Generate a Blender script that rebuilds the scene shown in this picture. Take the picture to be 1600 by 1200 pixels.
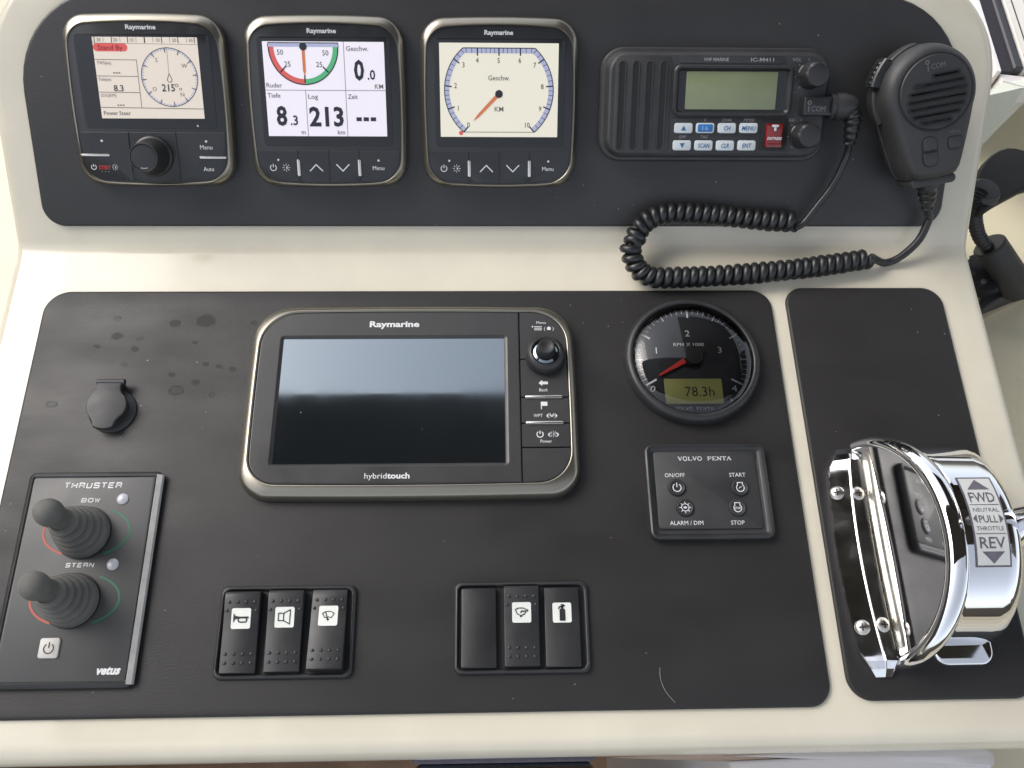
import bpy, math, random
from mathutils import Matrix, Vector
random.seed(7)
PI = math.pi
S = 0.001                      # everything below is written in millimetres
scene = bpy.context.scene
for o in list(bpy.data.objects):
    bpy.data.objects.remove(o)

# ------------------------------------------------------------------ camera
cam_d = bpy.data.cameras.new('camera')
cam = bpy.data.objects.new('camera', cam_d)
scene.collection.objects.link(cam)
cam_d.sensor_width = 36
cam_d.lens = 36 * 1344.7 / 1600
cam_d.clip_start = 0.01
cam_d.clip_end = 200
cam.matrix_world = (Matrix.Translation((0, -0.35097, 0.55775)) @
                    Matrix(((0.999519, 0.005151, -0.030578, 0), (-0.016805, 0.918715, -0.394563, 0),
                            (0.02606, 0.394887, 0.91836, 0), (0, 0, 0, 1))))
scene.camera = cam

# ------------------------------------------------------------------ sky, sun, exposure
SUN_EL, SUN_AZ = math.radians(44), math.radians(-62)      # azimuth from +Y (ahead), negative is to the left
world = bpy.data.worlds.new('World')
scene.world = world
world.use_nodes = True
wn, wl = world.node_tree.nodes, world.node_tree.links
wn.clear()
sky = wn.new('ShaderNodeTexSky'); sky.sky_type = 'NISHITA'; sky.sun_disc = False
sky.sun_elevation = SUN_EL; sky.sun_rotation = SUN_AZ
sky.air_density = 1.0; sky.dust_density = 3.0; sky.ozone_density = 1.0
hsv = wn.new('ShaderNodeHueSaturation'); hsv.inputs['Saturation'].default_value = 0.38
bg = wn.new('ShaderNodeBackground'); bg.inputs['Strength'].default_value = 0.15
wo = wn.new('ShaderNodeOutputWorld')
wl.new(sky.outputs[0], hsv.inputs['Color']); wl.new(hsv.outputs[0], bg.inputs['Color']); wl.new(bg.outputs[0], wo.inputs[0])

sun_d = bpy.data.lights.new('sun', 'SUN'); sun_d.energy = 0.5; sun_d.angle = math.radians(40); sun_d.color = (1, 0.96, 0.9)
sun = bpy.data.objects.new('sun', sun_d); scene.collection.objects.link(sun)
sdir = Vector((math.sin(SUN_AZ) * math.cos(SUN_EL), math.cos(SUN_AZ) * math.cos(SUN_EL), math.sin(SUN_EL)))
sun.rotation_euler = (-sdir).to_track_quat('-Z', 'Y').to_euler()
sun.location = sdir * 3
scene.view_settings.view_transform = 'Standard'
scene.view_settings.look = 'None'
scene.view_settings.exposure = 1.2
scene.view_settings.gamma = 1
scene.view_settings.use_curve_mapping = False

# ------------------------------------------------------------------ materials
def pm(name, col, rough=.5, metal=0., coat=0., coat_r=.05, ior=1.5, var=0., vs=60., bump=0., bs=900., rvar=0., rs=40.,
       emis=0., spec=.5, dust=0., specks=0., stretch=None, aniso=0.):
    m = bpy.data.materials.new(name); m.use_nodes = True
    nt = m.node_tree; N, L = nt.nodes, nt.links
    b = N['Principled BSDF']
    b.inputs['Base Color'].default_value = (*col, 1); b.inputs['Roughness'].default_value = rough
    b.inputs['Metallic'].default_value = metal; b.inputs['IOR'].default_value = ior
    b.inputs['Specular IOR Level'].default_value = spec
    b.inputs['Coat Weight'].default_value = coat; b.inputs['Coat Roughness'].default_value = coat_r
    tc = N.new('ShaderNodeTexCoord')
    vec = tc.outputs['Object']
    if stretch:
        mp = N.new('ShaderNodeMapping'); mp.inputs['Scale'].default_value = stretch
        L.new(vec, mp.inputs[0]); svec = mp.outputs[0]
    else:
        svec = vec
    color = None
    if var:
        n = N.new('ShaderNodeTexNoise'); n.inputs['Scale'].default_value = vs; n.inputs['Detail'].default_value = 5
        n.inputs['Roughness'].default_value = .6
        L.new(vec, n.inputs['Vector'])
        r = N.new('ShaderNodeMapRange'); r.inputs[1].default_value = .25; r.inputs[2].default_value = .75
        r.inputs[3].default_value = 1 - var; r.inputs[4].default_value = 1 + var
        L.new(n.outputs[0], r.inputs[0])
        mx = N.new('ShaderNodeVectorMath'); mx.operation = 'SCALE'; mx.inputs[0].default_value = col
        L.new(r.outputs[0], mx.inputs['Scale']); color = mx.outputs[0]
    def dots(scale, radius, dotcol, color, keep):
        v = N.new('ShaderNodeTexVoronoi'); v.inputs['Scale'].default_value = scale
        L.new(vec, v.inputs['Vector'])
        lt = N.new('ShaderNodeMapRange'); lt.inputs[1].default_value = radius; lt.inputs[2].default_value = radius * .4
        L.new(v.outputs['Distance'], lt.inputs[0])
        sp = N.new('ShaderNodeSeparateColor'); L.new(v.outputs['Color'], sp.inputs[0])
        g = N.new('ShaderNodeMath'); g.operation = 'GREATER_THAN'; g.inputs[1].default_value = 1 - keep
        L.new(sp.outputs[0], g.inputs[0])
        mu = N.new('ShaderNodeMath'); mu.operation = 'MULTIPLY'
        L.new(lt.outputs[0], mu.inputs[0]); L.new(g.outputs[0], mu.inputs[1])
        mu2 = N.new('ShaderNodeMath'); mu2.operation = 'MULTIPLY'
        L.new(mu.outputs[0], mu2.inputs[0]); L.new(sp.outputs[1], mu2.inputs[1])
        mix = N.new('ShaderNodeMix'); mix.data_type = 'RGBA'
        L.new(mu2.outputs[0], mix.inputs[0])
        if color is not None: L.new(color, mix.inputs[6])
        else: mix.inputs[6].default_value = (*col, 1)
        mix.inputs[7].default_value = (*dotcol, 1)
        return mix.outputs[2]
    if dust: color = dots(110, .055, (.5, .48, .45), color, dust)
    if specks: color = dots(48, .035, (.05, .04, .03), color, specks)
    if color is not None: L.new(color, b.inputs['Base Color'])
    if rvar:
        n = N.new('ShaderNodeTexNoise'); n.inputs['Scale'].default_value = rs; n.inputs['Detail'].default_value = 6
        L.new(svec, n.inputs['Vector'])
        r = N.new('ShaderNodeMapRange'); r.inputs[1].default_value = .3; r.inputs[2].default_value = .7
        r.inputs[3].default_value = max(.02, rough - rvar); r.inputs[4].default_value = rough + rvar
        L.new(n.outputs[0], r.inputs[0]); L.new(r.outputs[0], b.inputs['Roughness'])
    if bump:
        n = N.new('ShaderNodeTexNoise'); n.inputs['Scale'].default_value = bs; n.inputs['Detail'].default_value = 4
        L.new(svec, n.inputs['Vector'])
        bp = N.new('ShaderNodeBump'); bp.inputs['Strength'].default_value = bump; bp.inputs['Distance'].default_value = .0004
        L.new(n.outputs[0], bp.inputs['Height']); L.new(bp.outputs[0], b.inputs['Normal'])
    if emis:
        b.inputs['Emission Color'].default_value = (*col, 1); b.inputs['Emission Strength'].default_value = emis
        if color is not None: L.new(color, b.inputs['Emission Color'])
    return m

MT = {}
MT['gelcoat'] = pm('gelcoat', (.61, .565, .455), .11, coat=0., coat_r=.06, var=.075, vs=13, rvar=.08, rs=22, bump=.015, bs=40, specks=.5)
MT['gelcoat_side'] = pm('gelcoat_side', (.62, .56, .40), .3, coat=0., coat_r=.1, var=.05, vs=5, rvar=.1, rs=9)
MT['plastic'] = pm('satin_black_plastic', (.020, .020, .021), .42, var=.25, vs=45, bump=.10, bs=2600, rvar=.08, rs=60)
MT['plastic_matt'] = pm('matt_black_plastic', (.024, .024, .0245), .52, spec=.5, var=.25, vs=40, bump=.16, bs=2200, rvar=.08, rs=50, dust=.05)
MT['radio'] = pm('radio_plastic', (.030, .030, .031), .48, var=.2, vs=40, bump=.22, bs=2600, rvar=.08, rs=50)
MT['face'] = pm('instrument_face', (.018, .019, .021), .34, var=.15, vs=30, rvar=.1, rs=35, bump=.04, bs=1800)
MT['plotter_face'] = pm('plotter_face', (.030, .029, .029), .38, var=.15, vs=30, rvar=.07, rs=35, bump=.05, bs=2600)
MT['window'] = pm('display_window', (.014, .015, .017), .12, rvar=.06, rs=40)
MT['groove'] = pm('dark_groove', (.006, .006, .006), .6)
MT['pewter'] = pm('pewter_bezel', (.28, .26, .215), .30, metal=.9, rvar=.03, rs=20)
MT['fillet_metal'] = pm('satin_metal', (.62, .60, .55), .28, metal=1, rvar=.05)  # chrome fillet: the cream it reflects is put into this paler colour
MT['bright'] = pm('bright_trim', (.66, .62, .57), .25, metal=.9, rvar=.05)
MT['chrome'] = pm('chrome', (.74, .74, .75), .035, metal=1, rvar=.03, rs=40, bump=.008, bs=50, dust=.12)
MT['chrome_worn'] = pm('worn_chrome', (.66, .66, .67), .10, metal=1, rvar=.09, rs=70, var=.15, vs=160, bump=.02, bs=300, dust=.5)
MT['steel'] = pm('screw_steel', (.62, .58, .52), .3, metal=1, var=.3, vs=300)
MT['rubber'] = pm('grey_rubber', (.115, .112, .102), .72, var=.2, vs=60, bump=.2, bs=1500, spec=.3)
MT['cord'] = pm('cord_rubber', (.013, .014, .015), .38, var=.2, vs=60, rvar=.08, rs=90)
MT['print'] = pm('white_print', (.62, .62, .62), .6)
MT['print_dim'] = pm('grey_print', (.26, .26, .265), .6)
MT['print_faint'] = pm('faint_print', (.10, .10, .105), .5)
MT['emboss'] = pm('moulded_lettering', (.12, .12, .125), .45)
MT['ink'] = pm('black_ink', (.012, .012, .014), .5)
MT['red'] = pm('red_print', (.42, .03, .025), .5)
MT['red_needle'] = pm('red_needle', (.62, .035, .025), .45)
MT['red_cover'] = pm('red_translucent_cover', (.16, .008, .008), .12, coat=.5, var=.35, vs=140)
MT['green'] = pm('green_print', (.012, .12, .06), .5)
MT['orange'] = pm('red_arc_print', (.36, .06, .03), .5)
MT['key'] = pm('pale_key', (.52, .56, .57), .4, var=.06, vs=80)
MT['key_blue'] = pm('blue_key', (.02, .15, .42), .4)
MT['blue_ink'] = pm('blue_ink', (.03, .12, .27), .5)
MT['blue_pale'] = pm('pale_blue_ink', (.30, .42, .55), .5)
MT['lcd_green'] = pm('lcd_green', (.20, .225, .13), .18, var=.10, vs=30)
MT['lcd_olive'] = pm('lcd_olive', (.22, .215, .07), .3, var=.08, vs=30, emis=.06)
MT['dead_screen'] = pm('dead_screen_glass', (.006, .008, .010), .045, ior=3.3, rvar=.03, rs=22, dust=.3)
MT['dead_screen'].node_tree.nodes['Principled BSDF'].inputs['Specular Tint'].default_value = (.80, .92, 1.0, 1)
MT['tag'] = pm('white_symbol_tag', (.66, .67, .62), .45, var=.05, vs=90)
MT['label'] = pm('silver_label', (.50, .51, .49), .35, var=.05, vs=50)
MT['label_dark'] = pm('label_ink', (.10, .09, .11), .45, var=.3, vs=200)
MT['lamp'] = pm('lamp_lens', (.38, .38, .41), .2)
MT['power_key'] = pm('grey_power_key', (.42, .41, .38), .4, var=.05, vs=50)
MT['alu'] = pm('aluminium_strip', (.50, .49, .46), .45, metal=.4, var=.12, vs=120)  # window reflection on the glossy plastic bevel, put into a pale colour
MT['thruster'] = pm('thruster_plate', (.040, .040, .040), .46, var=.1, vs=30, rvar=.06, rs=30, bump=.06, bs=1500)
MT['wood'] = pm('teak', (.33, .21, .13), .45, var=.25, vs=20, stretch=(40, 4, 4), rvar=.1)
MT['white_paint'] = pm('white_paint', (.62, .64, .56), .5, var=.05, vs=30, bump=.35, bs=30, stretch=(1, 12, 12))
MT['white_gloss'] = pm('white_gloss', (.70, .67, .66), .2, coat=.3)
MT['seal'] = pm('window_seal', (.035, .034, .042), .55, var=.15, vs=30)
MT['frame_alu'] = pm('window_frame', (.62, .60, .55), .35, var=.05, vs=20)
MT['fibre'] = pm('pale_fibre', (.30, .29, .28), .6)
MT['headliner'] = pm('roof_lining', (.09, .09, .095), .8, var=.05, vs=3)
MT['bulkhead'] = pm('cabin_lining', (.07, .062, .055), .6, var=.06, vs=3)
MT['pad_rubber'] = pm('pad_rubber', (.012, .012, .012), .6, spec=.25, var=.2, vs=40)
MT['tan'] = pm('adhesive_plate', (.42, .33, .22), .5, var=.1, vs=40)
def scrn(name, col, e): return pm(name, col, .35, emis=e * .26, spec=.4)
MT['s_cream'] = scrn('lit_screen_cream', (.60, .53, .45), .62)
MT['s_white'] = scrn('lit_screen_white', (.66, .62, .67), .72)
MT['s_warm'] = scrn('lit_screen_warm', (.60, .57, .47), .78)
MT['s_lav'] = scrn('lit_lavender', (.34, .36, .50), .5)
MT['s_red'] = scrn('lit_red', (.55, .10, .09), .5)
MT['s_green'] = scrn('lit_green', (.08, .36, .16), .5)
MT['s_orange'] = scrn('lit_orange', (.50, .16, .07), .5)
MT['s_ink'] = scrn('screen_ink', (.020, .020, .028), .4)
MT['s_grey'] = scrn('screen_grey', (.12, .11, .11), .4)
MT['s_pill'] = scrn('lit_red_pill', (.56, .085, .08), .55)
MT['s_pilltext'] = scrn('pill_text', (.20, .02, .03), .4)

def glass_mat():
    m = bpy.data.materials.new('clear_lens'); m.use_nodes = True
    N, L = m.node_tree.nodes, m.node_tree.links; N.clear()
    t = N.new('ShaderNodeBsdfTransparent'); t.inputs[0].default_value = (.97, .97, .97, 1)
    g = N.new('ShaderNodeBsdfGlossy'); g.inputs['Roughness'].default_value = .02
    f = N.new('ShaderNodeFresnel'); f.inputs[0].default_value = 1.6
    mx = N.new('ShaderNodeMixShader'); out = N.new('ShaderNodeOutputMaterial')
    L.new(f.outputs[0], mx.inputs[0]); L.new(t.outputs[0], mx.inputs[1]); L.new(g.outputs[0], mx.inputs[2]); L.new(mx.outputs[0], out.inputs[0])
    return m
MT['lens'] = glass_mat()

STAINS = [(-263, -60, 3.2, 1), (-261, -74, 4.2, 0), (-245, -76, 3.0, 1), (-222, -64, 4.5, 0), (-200, -62, 7.5, 0), (-206, -79, 2.2, 0),
          (-274, -82, 2.6, 0), (-253, -96, 2.6, 1), (-219, -104, 3.2, 0), (-214, -116, 6.0, 1), (-201, -110, 3.4, 0), (-189, -120, 2.8, 1),
          (-258, -112, 3.5, 1), (-297, -126, 4.5, 1), (-187, -98, 2.6, 0), (-177, -100, 2.8, 0), (-196, -96, 2.4, 0), (-166, -64, 3.0, 0), (-247, -84, 3.2, 0)]
def vinyl(name, stains=(), base=(.0215, .0200, .0197), sp0=.32):
    """black grained vinyl: fine cross grain, a few dust specks, dried water marks that change colour and gloss a little"""
    m = pm(name, base, .47, var=.14, vs=14, bump=.26, bs=420, stretch=(1, 2.4, 1), rvar=.08, rs=12, dust=.34, spec=sp0)
    N, L = m.node_tree.nodes, m.node_tree.links; b = N['Principled BSDF']
    tc = N.new('ShaderNodeTexCoord')
    nz = N.new('ShaderNodeTexNoise'); nz.inputs['Scale'].default_value = 220
    L.new(tc.outputs['Object'], nz.inputs['Vector'])
    off = N.new('ShaderNodeVectorMath'); off.operation = 'MULTIPLY_ADD'
    off.inputs[1].default_value = (.0035, .0035, .0); L.new(nz.outputs['Color'], off.inputs[0]); L.new(tc.outputs['Object'], off.inputs[2])
    tot = None
    for (x, y, r, ring) in stains:
        mp = N.new('ShaderNodeMapping'); mp.vector_type = 'TEXTURE'
        mp.inputs['Location'].default_value = ((x + 1.7) * S, (y + 1.7) * S, .003); mp.inputs['Scale'].default_value = (r * S, r * S * .7, r * S)
        L.new(off.outputs[0], mp.inputs[0])
        ln = N.new('ShaderNodeVectorMath'); ln.operation = 'LENGTH'; L.new(mp.outputs[0], ln.inputs[0])
        cr = N.new('ShaderNodeValToRGB'); e = cr.color_ramp.elements
        e[0].position = 0; e[0].color = (.30 if ring else .8,) * 3 + (1,)
        e[1].position = 1.0; e[1].color = (0, 0, 0, 1)
        p = e.new(.62); p.color = (.35 if ring else .8,) * 3 + (1,)
        p = e.new(.80); p.color = (1, 1, 1, 1)
        L.new(ln.outputs['Value'], cr.inputs[0])
        if tot is None: tot = cr.outputs[0]
        else:
            a = N.new('ShaderNodeMath'); a.operation = 'MAXIMUM'; L.new(tot, a.inputs[0]); L.new(cr.outputs[0], a.inputs[1]); tot = a.outputs[0]
    if tot is not None:
        old = b.inputs['Roughness'].links[0].from_socket
        ma = N.new('ShaderNodeMath'); ma.operation = 'MULTIPLY_ADD'; ma.inputs[1].default_value = .07
        L.new(tot, ma.inputs[0]); L.new(old, ma.inputs[2]); L.new(ma.outputs[0], b.inputs['Roughness'])
        sp = N.new('ShaderNodeMath'); sp.operation = 'MULTIPLY_ADD'; sp.inputs[1].default_value = -.105; sp.inputs[2].default_value = sp0
        L.new(tot, sp.inputs[0]); L.new(sp.outputs[0], b.inputs['Specular IOR Level'])
    return m
MT['vinyl'] = vinyl('black_vinyl')
MT['vinyl_upper'] = vinyl('black_vinyl_upper', (), (.024, .0235, .0242), .5)  # lighter, glossier copy: the upper board's sky sheen is put into it
MT['vinyl_stained'] = vinyl('black_vinyl_water_marked', STAINS)

# ------------------------------------------------------------------ mesh helpers
def link(o, parent=None):
    scene.collection.objects.link(o)
    if parent is not None: o.parent = parent
    return o
def mesh_obj(name, vf, mat, parent=None, angle=38, org=(0, 0, 0)):
    vs, fs = vf
    me = bpy.data.meshes.new(name)
    me.from_pydata([((x - org[0]) * S, (y - org[1]) * S, (z - org[2]) * S) for x, y, z in vs], [], fs)
    me.validate(); me.update()
    if angle:
        me.polygons.foreach_set('use_smooth', [len(p.vertices) < 5 for p in me.polygons])     # caps stay flat
        me.set_sharp_from_angle(angle=math.radians(angle))
    me.materials.append(MT[mat])
    return link(bpy.data.objects.new(name, me), parent)
def tag(o, label=None, cat=None, group=None, kind=None):
    for k, v in (('label', label), ('category', cat), ('group', group), ('kind', kind)):
        if v: o[k] = v
    return o
ALPHA = math.radians(40.554)          # the upper instrument board leans back by this much against the lower one
CA, SA = math.cos(ALPHA), math.sin(ALPHA)
def U(u, v, w=0): return (u, v * CA - w * SA, v * SA + w * CA)

class Thing:
    """an Empty at a thing's base on one of the two boards; parts are given in board coordinates (mm) and height above it"""
    def __init__(s, name, label, cat, u, v, upper=False, group=None, rz=0):
        s.o = bpy.data.objects.new(name, None); link(s.o); s.o.empty_display_size = .01
        p = U(u, v) if upper else (u, v, 0)
        s.o.location = [c * S for c in p]
        s.o.rotation_euler = (ALPHA if upper else 0, 0, 0)
        s.org = (u, v, 0)
        tag(s.o, label, cat, group)
    def add(s, name, vf, mat, parent=None, angle=38, label=None, kind=None):
        o = mesh_obj(name, vf, mat, parent or s.o, angle, s.org)
        return tag(o, label, None, None, kind)
    def text(s, st, h, x, y, z, mat='print', parent=None, **k):
        return s.add('lettering', text_vf(st, h, x, y, z, **k), mat, parent, 0)

def join(*vfs):
    V, F = [], []
    for v, f in vfs:
        n = len(V); V += list(v); F += [tuple(i + n for i in q) for q in f]
    return V, F
def rr(x0, x1, y0, y1, r, n=7, bx=0, by=0):
    """rounded rectangle, counter-clockwise; r one radius or (tr, tl, bl, br); bx, by bow the sides out"""
    if not isinstance(r, (tuple, list)): r = (r,) * 4
    pts = []
    for (cx, cy, sx, sy, a0, q) in ((x1, y1, -1, -1, 0, r[0]), (x0, y1, 1, -1, 90, r[1]), (x0, y0, 1, 1, 180, r[2]), (x1, y0, -1, 1, 270, r[3])):
        q = max(q, .01)
        for i in range(n + 1):
            a = math.radians(a0 + 90 * i / n)
            pts.append((cx + sx * q + q * math.cos(a), cy + sy * q + q * math.sin(a)))
    if bx or by:
        P = []
        m = len(pts)
        for i in range(m):                       # subdivide the long sides so that they can bow
            p, q = pts[i], pts[(i + 1) % m]
            d = math.dist(p, q); k = 8 if d > (x1 - x0) * .3 else 1
            for j in range(k): P.append((p[0] + (q[0] - p[0]) * j / k, p[1] + (q[1] - p[1]) * j / k))
        cx, cy, hw, hh = (x0 + x1) / 2, (y0 + y1) / 2, (x1 - x0) / 2, (y1 - y0) / 2
        pts = [(x + bx * (x - cx) / hw * (1 - ((y - cy) / hh) ** 2), y + by * (y - cy) / hh * (1 - ((x - cx) / hw) ** 2)) for x, y in P]
    return pts
def circ(cx, cy, r, n=48, ry=None, a0=0):
    return [(cx + r * math.cos(a0 + 2 * PI * i / n), cy + (ry or r) * math.sin(a0 + 2 * PI * i / n)) for i in range(n)]
def offset(pts, d):
    """move a convex outline inwards by d"""
    n = len(pts); out = []
    for i in range(n):
        a, b, c = pts[i - 1], pts[i], pts[(i + 1) % n]
        nx = ny = 0
        for p, q in ((a, b), (b, c)):
            ex, ey = q[0] - p[0], q[1] - p[1]; l = math.hypot(ex, ey) or 1
            nx += -ey / l; ny += ex / l
        l = math.hypot(nx, ny) or 1
        out.append((b[0] + nx / l * d, b[1] + ny / l * d))
    return out
def loft(rings, cap0=True, cap1=True):
    V = [p for r in rings for p in r]; n = len(rings[0]); F = []
    for k in range(len(rings) - 1):
        for i in range(n):
            j = (i + 1) % n
            F.append((k * n + i, k * n + j, (k + 1) * n + j, (k + 1) * n + i))
    if cap0: F.append(tuple(range(n - 1, -1, -1)))
    if cap1: F.append(tuple((len(rings) - 1) * n + i for i in range(n)))
    return V, F
def plate(pts, prof, cap0=False, cap1=True):
    """prof: (inset, z) steps from the bottom rim to the top face"""
    return loft([[(x, y, z) for x, y in (offset(pts, d) if d else pts)] for d, z in prof], cap0, cap1)
def slab(pts, z0, z1, b=.4):
    return plate(pts, [(0, z0), (0, z1 - b), (b * .3, z1 - b * .3), (b, z1)])
def flat(pts, z): return [(x, y, z) for x, y in pts], [tuple(range(len(pts)))]
def ring(cx, cy, r0, r1, z, a0=0, a1=360, n=48, sy=1):
    V, F = [], []
    full = abs(a1 - a0) >= 360
    m = n if full else n + 1
    for i in range(m):
        a = math.radians(a0 + (a1 - a0) * i / n)
        for r in (r0, r1): V.append((cx + r * math.cos(a), cy + r * sy * math.sin(a), z))
    for i in range(n):
        j = (i + 1) % m
        F.append((2 * i, 2 * i + 1, 2 * j + 1, 2 * j) if a1 > a0 else (2 * i, 2 * j, 2 * j + 1, 2 * i + 1))
    return V, F
def box(x0, x1, y0, y1, z0, z1):
    V = [(x, y, z) for z in (z0, z1) for x, y in ((x0, y0), (x1, y0), (x1, y1), (x0, y1))]
    return V, [(3, 2, 1, 0), (4, 5, 6, 7), (0, 1, 5, 4), (1, 2, 6, 5), (2, 3, 7, 6), (3, 0, 4, 7)]
def stroke(pts, w, z, closed=False):
    """flat polyline of width w with mitred joints"""
    n = len(pts); L, R = [], []
    for i in range(n):
        if closed: a, b, c = pts[i - 1], pts[i], pts[(i + 1) % n]
        else: a, b, c = pts[max(i - 1, 0)], pts[i], pts[min(i + 1, n - 1)]
        ns = []
        for p, q in ((a, b), (b, c)):
            l = math.hypot(q[0] - p[0], q[1] - p[1])
            if l > 1e-9: ns.append((-(q[1] - p[1]) / l, (q[0] - p[0]) / l))
        nx, ny = sum(q[0] for q in ns), sum(q[1] for q in ns); l = math.hypot(nx, ny) or 1
        nx /= l; ny /= l
        k = 1 / max(.45, nx * ns[0][0] + ny * ns[0][1])
        L.append((b[0] + nx * w / 2 * k, b[1] + ny * w / 2 * k, z)); R.append((b[0] - nx * w / 2 * k, b[1] - ny * w / 2 * k, z))
    V = L + R; F = []
    for i in range(n if closed else n - 1):
        j = (i + 1) % n
        F.append((i, n + i, n + j, j))
    return V, F
def lathe(prof, cx=0, cy=0, n=40, cap=True, wob=None):
    """prof: (r, z) from the bottom up, about a vertical axis"""
    rings = [[(cx + (r if not wob else r * wob(2 * PI * i / n, z)) * math.cos(2 * PI * i / n),
               cy + (r if not wob else r * wob(2 * PI * i / n, z)) * math.sin(2 * PI * i / n), z) for i in range(n)] for r, z in prof]
    return loft(rings, False, cap)
def catmull(P, per=8):
    P = [Vector(p) for p in P]; out = []
    for i in range(len(P) - 1):
        p0, p1, p2, p3 = P[max(i - 1, 0)], P[i], P[i + 1], P[min(i + 2, len(P) - 1)]
        for k in range(per):
            t = k / per
            out.append(.5 * ((2 * p1) + (-p0 + p2) * t + (2 * p0 - 5 * p1 + 4 * p2 - p3) * t * t + (-p0 + 3 * p1 - 3 * p2 + p3) * t ** 3))
    out.append(P[-1]); return out
def frames(path):
    T = []
    for i in range(len(path)):
        T.append((path[min(i + 1, len(path) - 1)] - path[max(i - 1, 0)]).normalized())
    n = T[0].orthogonal().normalized(); out = []
    for t in T:
        n = (n - t * n.dot(t)).normalized(); out.append((t, n, t.cross(n)))
    return out
def tube(path, r, n=12, cap=True):
    path = [Vector(p) for p in path]; fr = frames(path); rings = []
    for i, (p, (t, a, b)) in enumerate(zip(path, fr)):
        q = r(i / (len(path) - 1)) if callable(r) else r
        rings.append([tuple(p + (a * math.cos(2 * PI * k / n) + b * math.sin(2 * PI * k / n)) * q) for k in range(n)])
    return loft(rings, cap, cap)
def clip_rect(pts, x0, x1, y0, y1):
    def cut(P, inside, inter):
        out = []
        for i in range(len(P)):
            a, b = P[i - 1], P[i]
            if inside(b):
                if not inside(a): out.append(inter(a, b))
                out.append(b)
            elif inside(a): out.append(inter(a, b))
        return out
    ix = lambda X: (lambda a, b: (X, a[1] + (b[1] - a[1]) * (X - a[0]) / (b[0] - a[0])))
    iy = lambda Y: (lambda a, b: (a[0] + (b[0] - a[0]) * (Y - a[1]) / (b[1] - a[1]), Y))
    P = cut(pts, lambda p: p[0] >= x0, ix(x0)); P = cut(P, lambda p: p[0] <= x1, ix(x1))
    P = cut(P, lambda p: p[1] >= y0, iy(y0)); P = cut(P, lambda p: p[1] <= y1, iy(y1))
    out = []
    for p in P:
        if not out or math.dist(p, out[-1]) > 1e-4: out.append(p)
    if math.dist(out[0], out[-1]) < 1e-4: out.pop()
    return out

# lettering: built-in font, turned into flat meshes
_tc = {}
def raw_text(st, bold):
    if (st, bold) in _tc: return _tc[(st, bold)]
    cu = bpy.data.curves.new('t', 'FONT'); cu.body = st; cu.size = 1; cu.offset = bold; cu.resolution_u = 2
    ob = bpy.data.objects.new('t', cu); scene.collection.objects.link(ob)
    dg = bpy.context.evaluated_depsgraph_get()
    me = bpy.data.meshes.new_from_object(ob.evaluated_get(dg))
    r = ([tuple(v.co) for v in me.vertices], [tuple(p.vertices) for p in me.polygons])
    bpy.data.objects.remove(ob); bpy.data.curves.remove(cu); bpy.data.meshes.remove(me)
    _tc[(st, bold)] = r; return r
def text_vf(st, h, x, y, z, w=None, bold=0., shear=0., rot=0., wx=1., align='C'):
    """cap height h, centred on (x, y); w forces the total width"""
    V, F = raw_text(st, bold)
    cap = .729
    x0, x1 = min(p[0] for p in V), max(p[0] for p in V)
    k = h / cap
    kx = w / (x1 - x0) if w else k * wx
    cx = {'C': (x0 + x1) / 2, 'L': x0, 'R': x1}[align]
    c, s = math.cos(rot), math.sin(rot); out = []
    for px, py, _ in V:
        qy = py * k - h / 2; qx = (px - cx) * kx + qy * shear
        out.append((x + qx * c - qy * s, y + qx * s + qy * c, z))
    return out, F
# square, wide letters drawn with strokes, on a 1 x 1 box
SQ = {'T': [[(0, 1), (1, 1)], [(.5, 1), (.5, 0)]], 'H': [[(0, 0), (0, 1)], [(1, 0), (1, 1)], [(0, .5), (1, .5)]],
      'R': [[(0, 0), (0, 1), (.85, 1), (1, .87), (1, .6), (.85, .48), (0, .48)], [(.8, .48), (1, .3), (1, 0)]],
      'U': [[(0, 1), (0, .15), (.15, 0), (.85, 0), (1, .15), (1, 1)]],
      'S': [[(1, .8), (.95, 1), (.12, 1), (0, .88), (0, .62), (.12, .5), (.88, .5), (1, .38), (1, .12), (.88, 0), (.05, 0), (0, .2)]],
      'E': [[(1, 1), (0, 1), (0, 0), (1, 0)], [(0, .5), (.9, .5)]],
      'B': [[(0, 0), (0, 1), (.85, 1), (.97, .88), (.97, .6), (.85, .5), (0, .5)], [(.85, .5), (1, .4), (1, .12), (.88, 0), (0, 0)]],
      'O': [[(.15, 0), (.85, 0), (1, .15), (1, .85), (.85, 1), (.15, 1), (0, .85), (0, .15), (.15, 0)]],
      'W': [[(0, 1), (.25, 0), (.5, .9), (.75, 0), (1, 1)]], 'N': [[(0, 0), (0, 1), (1, 0), (1, 1)]]}
def square_text(st, h, w, x, y, z, t, shear=0.):
    n = len(st); cw = w / (n * 1.25 - .25); out = []
    for i, ch in enumerate(st):
        for pl in SQ[ch]:
            P = []
            for px, py in pl:
                qy = (py - .5) * (h - t)
                P.append((x - w / 2 + i * 1.25 * cw + t / 2 + px * (cw - t) + qy * shear, y + qy))
            out.append(stroke(P, t, z))
    return join(*out)
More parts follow.
